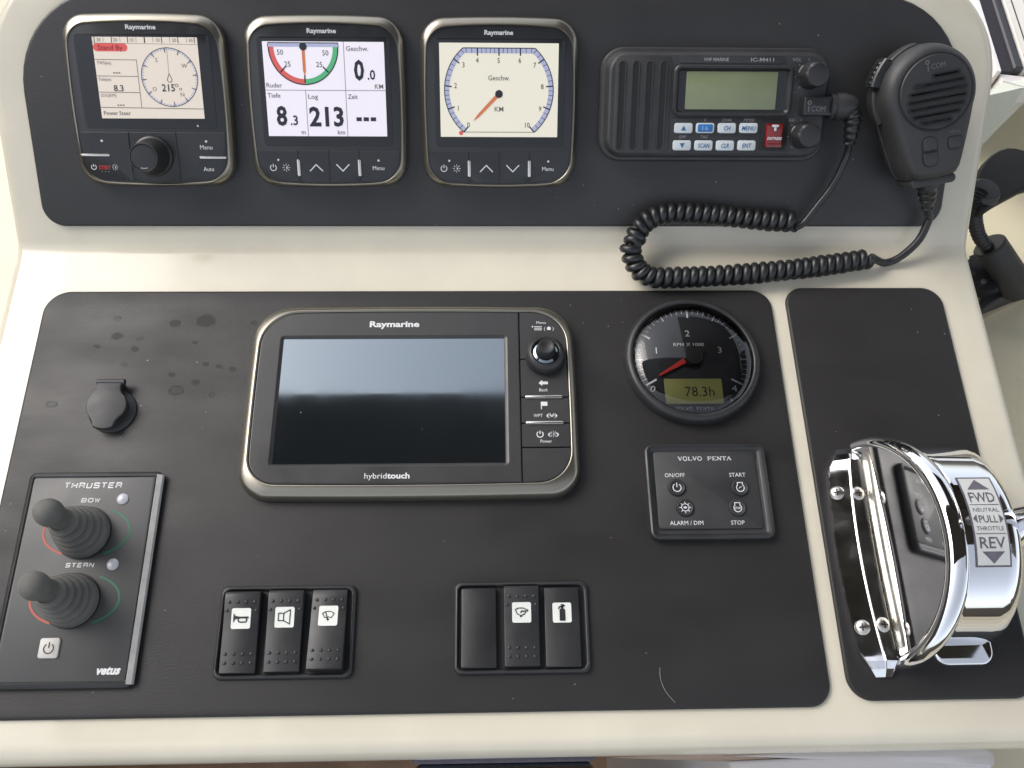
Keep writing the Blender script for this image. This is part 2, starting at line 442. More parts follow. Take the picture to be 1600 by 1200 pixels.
# wide slab-serif capitals: (polyline, thickness factor)
def _sl(x, y, k=.2): return ([(x - k, y), (x + k, y)], .55)
SER = {'V': [([(.12, 1), (.5, 0)], 1.5), ([(.5, 0), (.88, 1)], .9), _sl(.12, .96), _sl(.88, .96)],
       'O': [([(.5 + .42 * math.cos(a * PI / 8), .5 + .5 * math.sin(a * PI / 8)) for a in range(17)], 1.1)],
       'L': [([(.25, 0), (.25, 1)], 1.5), ([(0, .04), (.95, .04), (.95, .3)], .7), _sl(.25, .96)],
       'P': [([(.25, 0), (.25, 1)], 1.5), ([(.2, .96), (.8, .94), (.95, .72), (.8, .47), (.25, .45)], .8), _sl(.25, .04), _sl(.12, .96, .12)],
       'E': [([(.22, 0), (.22, 1)], 1.5), ([(0, .96), (.92, .96), (.92, .75)], .7), ([(0, .04), (.95, .04), (.95, .28)], .7), ([(.22, .5), (.65, .5)], .7)],
       'N': [([(.15, 0), (.15, 1)], .8), ([(.12, 1), (.85, 0)], 1.4), ([(.87, 0), (.87, 1)], .8), _sl(.15, .04), _sl(.87, .96)],
       'T': [([(.5, 0), (.5, 1)], 1.5), ([(.04, .72), (.04, .96), (.96, .96), (.96, .72)], .7), _sl(.5, .04)],
       'A': [([(.1, 0), (.5, 1)], .9), ([(.5, 1), (.9, 0)], 1.5), ([(.25, .33), (.72, .33)], .6), _sl(.1, .04), _sl(.9, .04)]}
def serif_text(st, h, w, x, y, z):
    n = len(st); cw = w / n; out = []
    for i, ch in enumerate(st):
        if ch == ' ': continue
        for pl, k in SER[ch]:
            out.append(stroke([(x - w / 2 + (i + .04 + px * .92) * cw, y - h / 2 + py * h) for px, py in pl], h * .15 * k, z))
    return join(*out)
def icon_power(x, y, r, z, t):
    return join(ring(x, y, r - t / 2, r + t / 2, z, 125, 415, 22), stroke([(x, y + r * 1.25), (x, y + r * .1)], t, z))
def icon_sun(x, y, r, z, t):
    return join(*[stroke([(x + r * .55 * math.cos(a), y + r * .55 * math.sin(a)), (x + r * 1.08 * math.cos(a), y + r * 1.08 * math.sin(a))], t * .7, z)
                  for a in [k * PI / 4 for k in range(8)]], ring(x, y, 0.001, r * .34, z, -90, 90, 8))

# ------------------------------------------------------------------ the console moulding
def console_vf():
    prof = []                                   # (y, z, ny, nz, kind of board coordinate v)
    RT, R1, R2 = 16, 16, 13
    # top roll at the back of the upper board, v = 192
    vt = 196
    for k in range(6):
        a = PI / 2 * (1 - k / 5)
        c = U(0, vt - RT, -RT)
        ny, nz = -SA * math.cos(a) + CA * math.sin(a), CA * math.cos(a) + SA * math.sin(a)
        prof.append((c[1] + RT * ny, c[2] + RT * nz, ny, nz, vt - RT + RT * math.sin(a)))
    for v in [vt - RT - 5 * i for i in range(1, 16)] + [90, 60, 40, 25]:
        p = U(0, v); prof.append((p[1], p[2], -SA, CA, v))
    # concave cove: circle tangent to both boards
    d = R1 * math.tan(ALPHA / 2)
    for k in range(9):
        t = ALPHA * (1 - k / 8)
        prof.append((-d + R1 * math.sin(t), R1 - R1 * math.cos(t), -math.sin(t), math.cos(t), 0))
    for y in (-40, -120, -200, -280, -325):
        prof.append((y, 0, 0, 1, 0))
    yf = -353.5 + R2
    for k in range(9):
        t = PI / 2 * k / 8
        prof.append((yf - R2 * math.sin(t), -R2 + R2 * math.cos(t), -math.sin(t), math.cos(t), 0))
    prof.append((-353.5, -30, -1, 0, 0)); prof.append((-350, -70, -1, 0, 0))
    XL, XR, RC = -341, 364, 78
    rows = []
    for (y, z, ny, nz, v) in prof:
        sh = 0
        vc = vt - RC
        if v > vc: sh = RC - math.sqrt(max(RC * RC - (v - vc) ** 2, 0)) * 1.0
        xl, xr = XL + sh, XR - sh
        f = 9; row = []
        dep = 12
        row.append((xl - f - 2, y - ny * dep * 1.0 + (0 if ny > -.9 else 0), min(z - nz * dep - 140, -150)))
        row.append((xl - f - 1, y - ny * dep, z - nz * dep))
        for k in range(6):
            a = PI / 2 * k / 5
            row.append((xl - f * math.cos(a), y - ny * f * (1 - math.sin(a)), z - nz * f * (1 - math.sin(a))))
        for t in (.05, .25, .5, .75, .95): row.append((xl + (xr - xl) * t, y, z))
        for k in range(6):
            a = PI / 2 * (1 - k / 5)
            row.append((xr + f * math.cos(a), y - ny * f * (1 - math.sin(a)), z - nz * f * (1 - math.sin(a))))
        row.append((xr + f + 1, y - ny * dep, z - nz * dep))
        row.append((xr + f + 2, y - ny * dep, min(z - nz * dep - 140, -150)))
        rows.append(row)
    n = len(rows[0]); V = [p for r in rows for p in r]; F = []
    for i in range(len(rows) - 1):
        for j in range(n - 1):
            F.append((i * n + j, (i + 1) * n + j, (i + 1) * n + j + 1, i * n + j + 1))
    return V, F
tag(mesh_obj('console_moulding', console_vf(), 'gelcoat', None, 60), 'cream glossy helm console moulding', 'console', kind='structure')

# cabin around the console, only what the frame and the reflections see
for b_ in (box(374, 1500, -1400, 900, -190, -150), box(-1500, -352, -1400, 900, -95, -60)):
    tag(mesh_obj('side_shelf', b_, 'gelcoat_side'), 'cream side shelf beside the console', 'shelf', kind='structure')
tag(mesh_obj('cabin_floor', box(-1500, 1500, -2000, 1200, -720, -700), 'wood'), 'teak cabin floor', 'floor', kind='structure')

# hard top over the helm: it gives the dark lower half of the plotter's reflection
def roof_vf():
    P = [(-480, 1220), (-200, 1220), (60, 1222), (160, 1228), (260, 1240), (335, 1260), (385, 1288), (425, 1325), (425, 1380), (-480, 1380)]
    Q = [(426, 1290), (1600, 1290), (1600, 1380), (426, 1380)]          # unseen forward slab to starboard, added to darken the rev counter's reflection
    return join(loft([[(x, y, z) for y, z in P] for x in (-820, 1500)]), loft([[(x, y, z) for y, z in Q] for x in (360, 1500)]))
tag(mesh_obj('cabin_roof', roof_vf(), 'headliner', None, 50), 'dark lining of the hard top above the helm', 'roof', kind='structure')

# unseen walls added round the helm to block sky light, with a band of side windows; seen only in reflections
for b_ in (box(1480, 1500, -1478, 700, -700, 200), box(1480, 1500, -700, 700, 760, 1218), box(-250, 1478, -1500, -1480, -700, 120), box(-1070, -1050, -1500, 900, -700, 470)):
    tag(mesh_obj('cabin_wall', b_, 'bulkhead', None, 0), 'cabin wall around the helm', 'wall', kind='structure')

# ------------------------------------------------------------------ black boards
def board(name, label, x0, x1, y0, y1, r, mat, upper=False):
    t = Thing(name, label, 'panel', (x0 + x1) / 2, (y0 + y1) / 2, upper)
    if mat == 'vinyl_stained': t.o.location = (0, 0, 0); t.org = (0, 0, 0)
    t.add('board', plate(rr(x0, x1, y0, y1, r, 12), [(1.2, -1), (.2, .3), (0, 1.2), (.3, 2.2), (1.0, 2.8), (2.2, 3)]), mat)
    return t
board('instrument_board', 'black vinyl board with big rounded top corners behind the row of displays', -324, 345, 17, 178, (68, 68, 16, 16), 'vinyl_upper', True)
board('control_board', 'large black vinyl board with water marks carrying the chart plotter and switches', -317.5, 211.5, -328, -37.3, (15, 18, 14, 14), 'vinyl_stained')
board('throttle_board', 'narrow black vinyl board under the chrome throttle', 222, 340.5, -325, -35.3, (15, 14, 15, 15), 'vinyl')

# ------------------------------------------------------------------ three square displays
def display_body(t, cu, cv):
    out = rr(cu - 54, cu + 54, cv - 56, cv + 56, 15, 8, 1.5, 1.5)
    inn = rr(cu - 50.4, cu + 50.4, cv - 53.4, cv + 50.2, (13, 13, 15, 15), 8, 2.2, 2.6)
    prof = [(out, 0, 3), (out, -.6, 6), (out, -.3, 8.5), (out, .6, 10.5), (out, 2.0, 12), (inn, -.5, 13.2), (inn, .0, 13.4), (inn, .7, 12.6)]
    t.add('bezel', loft([[(x, y, z) for x, y in offset(p, d)] for p, d, z in prof], False, False), 'pewter', angle=60)
    f = t.add('face', plate(inn, [(.2, 11.2), (.5, 12.2), (1.2, 12.5)]), 'face')
    return f, inn
def keys_row(t, inn, us, v1, names):
    k = offset(inn, 1.6)
    for i in range(len(us) - 1):
        p = clip_rect(k, us[i] + .25, us[i + 1] - .25, -1e3, v1)
        t.add('button', plate(p, [(0, 12.4), (.05, 12.8), (.35, 13.0)]), 'face', label=names[i])
class Scr:
    """helper for drawing on a lit screen: fractions of the screen from its upper left corner"""
    def __init__(s, t, u0, u1, v0, v1, z, mat):
        s.t, s.u0, s.v1, s.w, s.h, s.z = t, u0, v1, u1 - u0, v1 - v0, z
        s.p = t.add('screen', slab(rr(u0, u1, v0, v1, .3, 1), z - .5, z, .1), mat, angle=0)
    def at(s, fx, fy): return (s.u0 + fx * s.w, s.v1 - fy * s.h)
    def ink(s, name, vf, mat): return s.t.add(name, vf, mat, s.p, 0)
    def line(s, pts, w=.35, mat='s_ink', name='ruled_line', dz=.12): return s.ink(name, stroke([s.at(*p) for p in pts], w, s.z + dz), mat)
    def text(s, st, h, fx, fy, mat='s_ink', **k):
        x, y = s.at(fx, fy)
        return s.ink('lettering', text_vf(st, h, x, y, s.z + .16, **k), mat)

RAY = dict(bold=.022)
# --- autopilot head with rotary knob
t = Thing('autopilot_display', 'square autopilot display with rotary knob and compass screen reading 215', 'display', -234, 104.3, True, 'square displays in a row')
fc, inn = display_body(t, -234, 104.3)
t.text('Raymarine', 3.0, -233.8, 153.0, 12.75, w=20.5, bold=.03)
t.add('window', plate(rr(-280, -188, 86.5, 148.5, 3), [(0, 12.3), (.2, 12.7), (.5, 12.75)]), 'window')
keys_row(t, inn, [-300, -250.5, -217.5, -170], 84, ['standby and power button', 'centre pad under the knob', 'menu and auto button'])
s = Scr(t, -267.3, -196.3, 93.2, 146.4, 13.1, 's_cream')
def pxp(x, y):
    fy = (y - 235) / 503; return ((x - (575 + 62 * fy)) / (657 - 16 * fy), fy)
for i, x in enumerate((590, 697, 798, 903, 1010, 1112, 1215)):
    s.line([pxp(x, 235), pxp(x + 3, 270)], .75 if i == 3 else .5, name='scale_mark')
for x in (645, 750, 850, 955, 1060, 1165):
    s.line([pxp(x, 235), pxp(x + 3, 266)], .22, 's_grey', 'scale_mark')
for st, x in (('30', 618), ('20', 722), ('10', 825), ('10', 988), ('20', 1090), ('30', 1193)):
    s.text(st, 2.4, *pxp(x, 252), mat='s_grey', wx=.9)
s.line([pxp(580, 272), pxp(1236, 278)], .22, 's_grey')
x0, y0 = s.at(*pxp(583, 298)); x1, _ = s.at(*pxp(797, 298))
s.ink('status_pill', flat(rr(x0, x1, y0 - 2.6, y0 + 2.6, 2.5), s.z + .1), 's_pill')
s.text('Stand By', 3.2, *pxp(690, 298), mat='s_pilltext', w=17, bold=.012)
for y in (372, 473, 573): s.line([pxp(595 + (y - 372) * .13, y), pxp(853 + (y - 372) * .11, y + 2)], .32)
s.line([pxp(853, 372), pxp(885, 670)], .32); s.line([pxp(628, 668), pxp(1272, 676)], .35)
for st, x, y, w in (('TWS(kn)', 650, 392, 9.6), ('Tiefe(m)', 655, 493, 8.6), ('SOG(KM)', 677, 592, 10.6)):
    s.text(st, 2.2, *pxp(x, y), mat='s_grey', w=w)
s.text('8.3', 4.3, *pxp(741, 547), w=6.6, bold=.01)
for x, y in ((730, 454), (755, 654)):
    for k in (-1, 0, 1):
        p_ = s.at(*pxp(x + 16 * k, y)); s.ink('dash_mark', flat([(p_[0] - .6, p_[1] - .35), (p_[0] + .6, p_[1] - .35), (p_[0] + .6, p_[1] + .35), (p_[0] - .6, p_[1] + .35)], s.z + .14), 's_ink')
s.text('Power Steer', 2.7, *pxp(732, 703), mat='s_grey', w=18.5, bold=.01)
cx, cy = s.at(*pxp(1060, 480)); R = 19.4
s.ink('compass_ring', ring(cx, cy, R - .45, R, s.z + .12, n=72), 's_ink')
s.ink('compass_band', join(*[ring(cx, cy, R - 1.7, R - .5, s.z + .1, a, a + 3.2, 2) for a in range(0, 360, 6)]), 's_lav')
for k in range(12):
    a = math.radians(90 + 35 - 30 * k - 30); c_, s_ = math.cos(a), math.sin(a)
    s.ink('compass_tick', stroke([(cx + c_ * (R - 3.4), cy + s_ * (R - 3.4)), (cx + c_ * (R - .3), cy + s_ * (R - .3))], .5, s.z + .14), 's_ink')
for st, x, y in (('S', 978, 372), ('W', 1152, 407), ('N', 1140, 585), ('O', 966, 551)): s.text(st, 2.8, *pxp(x, y), mat='s_grey')
s.text('215', 4.9, *pxp(1052, 543), w=8.9, bold=.014)
x, y = s.at(*pxp(1104, 530)); s.ink('degree_mark', ring(x, y, .75, 1.1, s.z + .14, n=16), 's_ink')
s.text('M', 2.0, *pxp(1128, 553), mat='s_grey')
s.line([pxp(1043, 300), pxp(1055, 460)], .22, 's_grey')
x, y = s.at(*pxp(1060, 490))
dp = [(x + .02, y + 3.4)] + [(x + 1.55 * math.cos(a), y - .4 + 1.7 * math.sin(a)) for a in [math.radians(d) for d in range(150, 391, 20)]]
s.ink('boat_mark', stroke(dp, .4, s.z + .14, True), 's_ink')
for x, y in ((-269.7, 78.1), (-196.9, 77.9)): t.add('dot_mark', flat(circ(x, y, .85, 12), 13.1), 'print')
t.add('dot_mark', flat(circ(-201.7, 88.4, .6, 12), 12.9), 'print')
for x0, x1, y in ((-285.0, -265.2, 68.4), (-202.4, -183.6, 66.9)):
    t.add('button_bar', slab(rr(x0, x1, y - .85, y + .85, .6, 2), 12.9, 13.7, .3), 'bright')
t.text('Menu', 3.1, -197.2, 74.0, 13.1, w=8.6)
t.text('Auto', 3.1, -196.8, 59.0, 13.1, w=7.4)
t.add('power_symbol', icon_power(-277.6, 60.1, 1.7, 13.1, .5), 'print')
t.text('STBY', 2.9, -270.0, 59.9, 13.1, 'red', w=8.4, bold=.02)
t.add('brightness_symbol', icon_sun(-262.7, 60.1, 2.0, 13.1, .42), 'print')
t.add('dot_mark', join(*[flat(circ(-272.2 + 2.3 * k, 57, .32, 8), 13.1) for k in range(3)]), 'print_dim')
kn = t.add('knob', lathe([(14.2, 12.8), (14.2, 14.5), (13.6, 15.4), (12.6, 16), (11.2, 22), (10.2, 30.5), (9.9, 31.6)], -235, 67.6, 56, False), 'plastic')
t.add('knob_ring', lathe([(9.95, 31.5), (9.6, 32.3), (9.0, 32.3), (8.6, 31.8)], -235, 67.6, 56, False), 'plastic', kn)
t.add('knob_cap', lathe([(8.7, 31.6), (8.4, 31.9), (5, 32.2), (.2, 32.3)], -235, 67.6, 56), 'face', kn)
t.add('knob_mark', ring(-235, 67.6, 6.9, 7.7, 32.25, 250, 290, 10), 'print_dim', kn)

# --- two multi displays
def multi_display(cu, cv, label):
    t = Thing('instrument_display', label, 'display', cu, cv, True, 'square displays in a row')
    fc, inn = display_body(t, cu, cv)
    t.text('Raymarine', 3.1, cu - .6, cv + 47.4, 12.75, w=20, bold=.03)
    t.add('window', plate(rr(cu - 45.5, cu + 46, 75 + cv - 104, cv + 43.5, 3), [(0, 12.3), (.2, 12.7), (.5, 12.75)]), 'window')
    keys_row(t, inn, [cu - 70, cu - 22, cu - .2, cu + 21.5, cu + 70], cv - 32.2, ['power button', 'up button', 'down button', 'menu button'])
    y = cv - 44
    for dx in (-21.9, 21.4):
        t.add('button_bar', slab(rr(cu + dx - 1.1, cu + dx + 1.1, y - 5.9, y + 5.9, 1.0, 3), 12.9, 13.9, .4), 'bright')
    t.add('power_symbol', icon_power(cu - 40.1, y, 2.1, 13.1, .55), 'print')
    t.add('brightness_symbol', icon_sun(cu - 30.9, y, 2.6, 13.1, .5), 'print')
    t.add('dot_mark', flat(circ(cu - 36.2, y + 5.4, .75, 12), 13.1), 'print')
    t.add('dot_mark', flat(circ(cu + 35, y + 5.1, .75, 12), 13.1), 'print')
    t.add('arrow_symbol', stroke([(cu - 14.2, y - 2.4), (cu - 9.6, y + 2.2), (cu - 5, y - 2.4)], .75, 13.1), 'print')
    t.add('arrow_symbol', stroke([(cu + 4.8, y + 2.4), (cu + 9.4, y - 2.2), (cu + 14, y + 2.4)], .75, 13.1), 'print')
    t.text('Menu', 3.0, cu + 34.8, y, 13.1, w=8.2)
    return t
t = multi_display(-110.9, 104, 'square display whose split screen shows a rudder arc, 8.3 and 213')
s = Scr(t, -152.4, -69.0, 81.7, 144.3, 13.1, 's_white')
def pxi(x, y):
    fy = (y - 257) / 595; return ((x - (193 + 49 * fy)) / (765 - 23 * fy), fy)
s.line([(0, .507), (1, .507)], .3); s.line([(.667, 0), (.667, 1)], .3); s.line([(.333, .507), (.333, 1)], .3)
cx, cy = s.at(.334, .055); R = 23.4
s.ink('rudder_top', flat([(cx - R, cy), (cx + R, cy), (cx + R, cy + 2.4), (cx - R, cy + 2.4)], s.z + .08), 's_lav')
s.ink('rudder_arc', ring(cx, cy, R - 3.1, R, s.z + .1, 180, 270, 30, 1.03), 's_red')
s.ink('rudder_arc', ring(cx, cy, R - 3.1, R, s.z + .1, 270, 360, 30, 1.03), 's_green')
s.ink('rudder_outline', join(ring(cx, cy, R, R + .8, s.z + .12, 180, 360, 48, 1.03), stroke([(cx - R - .8, cy), (cx - R - .4, cy + 2.6), (cx + R + .4, cy + 2.6), (cx + R + .8, cy)], .6, s.z + .12)), 's_ink')
for a in (225, 270, 315):
    c_, s_ = math.cos(math.radians(a)), math.sin(math.radians(a)); q = 5.2
    s.ink('rudder_tick', stroke([(cx + c_ * (R - q), cy + s_ * (R - q)), (cx + c_ * R, cy + s_ * R)], .95, s.z + .14), 's_ink')
s.ink('rudder_needle', flat([(cx - 1.1, cy), (cx + 1.1, cy), (cx + 1.0, cy - 15.5), (cx, cy - 19), (cx - 1.0, cy - 15.5)][::-1], s.z + .18), 's_orange')
s.ink('needle_hub', flat(circ(cx, cy + .2, 2.6, 24), s.z + .22), 's_ink')
for st, x, y in (('50', 307, 322), ('25', 354, 395), ('50', 591, 325), ('25', 553, 397)): s.text(st, 3.6, *pxi(x, y), w=4.2)
for st, x, y, w in (('Ruder', 272, 527, 10.8), ('Geschw.', 790, 297, 15.3), ('Tiefe', 271, 591, 8.9), ('Log', 516, 597, 6.8), ('Zeit', 765, 597, 6.7), ('KM', 930, 532, 5.8), ('km', 696, 824, 5.2), ('m', 458, 824, 2.9)):
    s.text(st, 3.2, *pxi(x, y), mat='s_grey', w=w, bold=.008)
for st, h, x, y, w, bd in (('0', 13.2, 803, 428, 7.0, .03), ('.0', 6.6, 881, 458, 5.3, .02), ('8', 13, 321, 718, 7.4, .03), ('.3', 6.6, 399, 748, 5.2, .02), ('213', 13, 601, 722, 24, .03)):
    s.text(st, h, *pxi(x, y), w=w, bold=bd)
for k in range(3):
    x, y = s.at(*pxi(806 + 45 * k, 741)); s.ink('dash_mark', flat([(x - 1.85, y - 1.3), (x + 1.85, y - 1.3), (x + 1.85, y + 1.3), (x - 1.85, y + 1.3)], s.z + .14), 's_ink')

t = multi_display(10.9, 103.7, 'square display showing a round speed dial with orange needle at zero')
s = Scr(t, -31.0, 52.0, 81.6, 144.2, 13.1, 's_warm')
cx, cy = 10.4, 112.9
def arc(c, R, a0, a1, n=40): return [(c + R * math.cos(math.radians(a0 + (a1 - a0) * i / n)), R * math.sin(math.radians(a0 + (a1 - a0) * i / n))) for i in range(n + 1)]
left = [(-x, y) for x, y in arc(2.0, 36.2, -50.5, 50.5)]
path = left + [(24.9 * (i / 10 - 1), 28.0) for i in range(1, 20)] + [(-x, y) for x, y in left[::-1]]
L_ = [0]
for i in range(1, len(path)): L_.append(L_[-1] + math.dist(path[i], path[i - 1]))
def along(d):
    for i in range(1, len(path)):
        if L_[i] >= d: break
    k = (d - L_[i - 1]) / (L_[i] - L_[i - 1]); a, b = path[i - 1], path[i]
    p = (a[0] + (b[0] - a[0]) * k, a[1] + (b[1] - a[1]) * k); l = math.dist(a, b)
    return p, ((b[1] - a[1]) / l, -(b[0] - a[0]) / l)
def near(x, y): return min(range(len(path)), key=lambda i: math.dist(path[i], (x, y)))
anch = [0] + [L_[near(*p)] for p in ((-35.8, -13.2), (-38, 3.5), (-30.2, 19.2), (-16, 28))]
anch += [L_[-1] / 2] + [L_[-1] - a for a in anch[::-1]]
off = lambda pts, d: [(p[0] + along(min(max(l, 1e-6), L_[-1] - 1e-6))[1][0] * d, p[1] + along(min(max(l, 1e-6), L_[-1] - 1e-6))[1][1] * d) for p, l in zip(pts, L_)]
W_ = lambda pts: [(cx + x, cy + y) for x, y in pts]
s.ink('dial_band', stroke(W_(off(path, 1.7)), 3.3, s.z + .1), 's_lav')
s.ink('dial_outline', stroke(W_(path), .62, s.z + .14), 's_ink')
s.ink('dial_outline', stroke(W_([path[0], path[-1]]), .35, s.z + .14), 's_ink')
for i in range(10):
    for k in range(5):
        p, n = along(min(anch[i] + (anch[i + 1] - anch[i]) * k / 5 + 1e-4, L_[-1])); q = 5 if k == 0 else 3.3
        s.ink('dial_tick', stroke(W_([(p[0], p[1]), (p[0] + n[0] * q, p[1] + n[1] * q)]), .9 if k == 0 else .38, s.z + .13), 's_ink')
p, n = along(L_[-1] - 1e-4); s.ink('dial_tick', stroke(W_([p, (p[0] + n[0] * 5, p[1] + n[1] * 5)]), .9, s.z + .13), 's_ink')
for st, x, y in (('0', 369, 780), ('1', 307, 673), ('2', 292, 531), ('3', 342, 401), ('4', 427, 373), ('5', 558, 373), ('6', 688, 372), ('7', 780, 401), ('8', 828, 535), ('9', 816, 676), ('10', 738, 780)):
    s.ink('lettering', text_vf(st, 3.6, cx + (x - 560) * .1135, cy + (563 - y) * .1057, s.z + .16, wx=.85), 's_ink')
s.ink('lettering', text_vf('Geschw.', 3.4, cx, cy + 8.6, s.z + .16, w=15.2, bold=.008), 's_grey')
s.ink('lettering', text_vf('KM', 3.4, cx, cy - 12.2, s.z + .16, w=6.2, bold=.008), 's_grey')
a = Vector((-18.3, -18.4)).normalized(); b = Vector((-a.y, a.x)); h0 = Vector((cx, cy - 2.2))
s.ink('dial_needle', flat([tuple(h0 + a * q + b * r) for q, r in ((0, -1.35), (0, 1.35), (21, 1.0), (26, 0), (21, -1.0))][::-1], s.z + .18), 's_orange')
s.ink('needle_hub', flat(circ(cx, cy - 2.2, 2.7, 28), s.z + .22), 's_ink')
x, y = cx - 27.0, cy - 28.6
s.ink('limit_dot', flat(circ(x, y, 1.5, 16), s.z + .2), 's_pill')

# ------------------------------------------------------------------ VHF radio
t = Thing('marine_radio', 'black marine radio with green display, pale keys and red distress cover', 'radio', 164.2, 103.7, True)
out = rr(82.3, 246.2, 65, 142.6, (17, 16, 16, 16), 9)
inn = rr(87, 241.5, 69, 138.3, (14, 13, 13, 14), 9)
t.add('housing', loft([[(x, y, z) for x, y in offset(p, d)] for p, d, z in
      ((out, .6, 3), (out, 0, 4), (out, 0, 8.5), (out, 1.0, 10), (out, 2.2, 10.3), (out, 3.0, 10.6), (inn, -.6, 17), (inn, .3, 18.8), (inn, 1.6, 19.6))], False, True), 'radio', angle=30)
sp = t.add('speaker_panel', plate(rr(91, 130.8, 70.8, 136.6, 5), [(0, 19.3), (.3, 20), (.9, 20.3)]), 'radio')
for k, x in enumerate((95.9, 105.4, 114.9, 124.6)):
    t.add('speaker_slot', loft([[(a, b, z) for a, b in rr(x - w, x + w, 73.4 - e, 132.8 + e, w - .1, 5)] for w, e, z in ((2.9, .3, 20.32), (2.55, 0, 21.0), (2.1, -.2, 20.9), (1.9, -.3, 20.42))], False, True), 'radio', sp, 30)
    t.add('slot_opening', flat(rr(x - 1.75, x + 1.75, 74, 132.2, 1.7, 5), 20.5), 'groove', sp)
t.add('name_strip', slab(rr(136, 209, 131.6, 136.8, .6, 2), 19.4, 20.1, .3), 'radio')
t.text('VHF MARINE', 2.3, 161.0, 134.1, 20.25, 'print_dim', w=17.5, bold=.02)
t.text('IC-M411', 2.5, 193.3, 134.1, 20.25, 'print_dim', w=16.2, bold=.02)
df = t.add('display_frame', loft([[(x, y, z) for x, y in offset(rr(132, 216, 96.2, 130.6, 5), d)] for d, z in ((0, 19.3), (0, 21), (.8, 21.8), (2.2, 21.8), (4.0, 19.8), (4.4, 18.6))], False, False), 'plastic')
t.add('display_surround', flat(rr(135.5, 212.5, 99.5, 127, 3), 19.72), 'window', df)
t.add('display', slab(rr(141, 205.2, 101.0, 126.2, .8, 2), 19.75, 20.3, .25), 'lcd_green', df)
t.add('key_panel', plate(rr(131.2, 216, 70.8, 95.8, 1.5), [(0, 19.3), (.2, 19.9), (.4, 20)]), 'plastic')
keys = [('up', 140.8, 88.3), ('16', 156.2, 88.4), ('CH', 171.7, 88.4), ('MENU', 187.2, 88.5), ('down', 140.4, 76.5), ('SCAN', 155.9, 76.5), ('CLR', 171.3, 76.5), ('ENT', 186.8, 76.6)]
for st, x, y in keys:
    k = t.add('key', slab(rr(x - 6.5, x + 6.5, y - 3.5, y + 3.5, 1.6, 4), 19.8, 21.4, .6), 'key')
    if st == '16':
        t.add('key_inset', slab(rr(x - 5.4, x + 5.4, y - 2.6, y + 2.6, 1.0, 3), 21.3, 21.6, .2), 'key_blue', k)
        t.text('16', 3.2, x, y, 21.75, 'blue_pale', k, w=4.2)
    elif st in ('up', 'down'):
        q = 1 if st == 'up' else -1
        tri = [(x - 1.8, y - 1.6 * q), (x + 1.8, y - 1.6 * q), (x, y + 1.8 * q)]
        t.add('arrow_symbol', flat(tri[::q], 21.55), 'blue_ink', k)
    else:
        t.text(st, 3.1, x, y, 21.55, 'blue_ink', k, shear=.15, w={'CH': 4.6, 'MENU': 9.3, 'SCAN': 8.2, 'CLR': 5.7, 'ENT': 6.2}[st], bold=.015)
for st, x, y, w in (('C', 156.3, 94.0, 1.6), ('DUAL', 171.9, 94.0, 7.0), ('MMSI', 187.4, 94.0, 7.4), ('GRP', 140.6, 82.5, 5.2), ('TAG', 156.0, 82.5, 5.2)):
    t.text(st, 2.1, x, y, 20.15, 'print_dim', shear=.2, w=w)
dz = t.add('distress_well', slab(rr(196.4, 214.6, 73.2, 93.4, 1.5, 3), 19.8, 20.6, .3), 'groove')
ds = t.add('distress_cover', plate(rr(199.5, 211.6, 75.0, 91.6, 1.6, 4), [(0, 20.4), (0, 22.6), (.5, 23.4), (1.4, 23.7)]), 'red_cover', label='red hinged distress button cover')
t.add('cover_latch', join(slab(rr(203.2, 208.0, 89.2, 90.8, .3, 2), 23.6, 24.2, .2), slab(rr(204.8, 206.4, 86.6, 89.2, .2, 2), 23.6, 24.1, .2)), 'key', ds)
t.text('DISTRESS', 1.9, 205.6, 81.6, 23.9, 'print', ds, w=10.2, bold=.03, shear=.1)
t.add('cover_rib', slab(rr(200.4, 210.8, 76.4, 78.2, .4, 2), 23.5, 24.1, .3), 'red_cover', ds)
def radio_knob(x, y):
    wob = lambda a, z: 1 + (.055 * max(0, math.cos(6 * a)) if z > 21 and z < 35.5 else 0)
    k = t.add('knob', lathe([(9.2, 19.5), (9.2, 20.8), (8.6, 21.4), (8.6, 22), (8.3, 30), (8.1, 34.2), (7.4, 35.6), (6.2, 36), (.3, 36.1)], x, y, 72, True, wob), 'plastic')
    t.add('pointer_mark', stroke([(x - 6.3, y + 6.3), (x - 5, y + 5)], .6, 35.95), 'print_dim', k)
    t.add('dial_mark', join(*[stroke([(x + 9.9 * math.cos(b), y + 9.9 * math.sin(b)), (x + 11.2 * math.cos(b), y + 11.2 * math.sin(b))], .45, 19.8) for b in [math.radians(d) for d in (100, 140, 185, 230)]]), 'print_dim')
radio_knob(228.0, 123.9); radio_knob(226.6, 83.6)
t.text('VOL', 2.4, 217.6, 134.3, 19.85, 'print_dim', w=6.3)
t.text('OFF', 1.7, 218.4, 112.6, 19.85, 'print_faint', w=4.2)
t.text('SQL', 1.9, 218.0, 94.2, 19.85, 'print_dim', w=5.2)

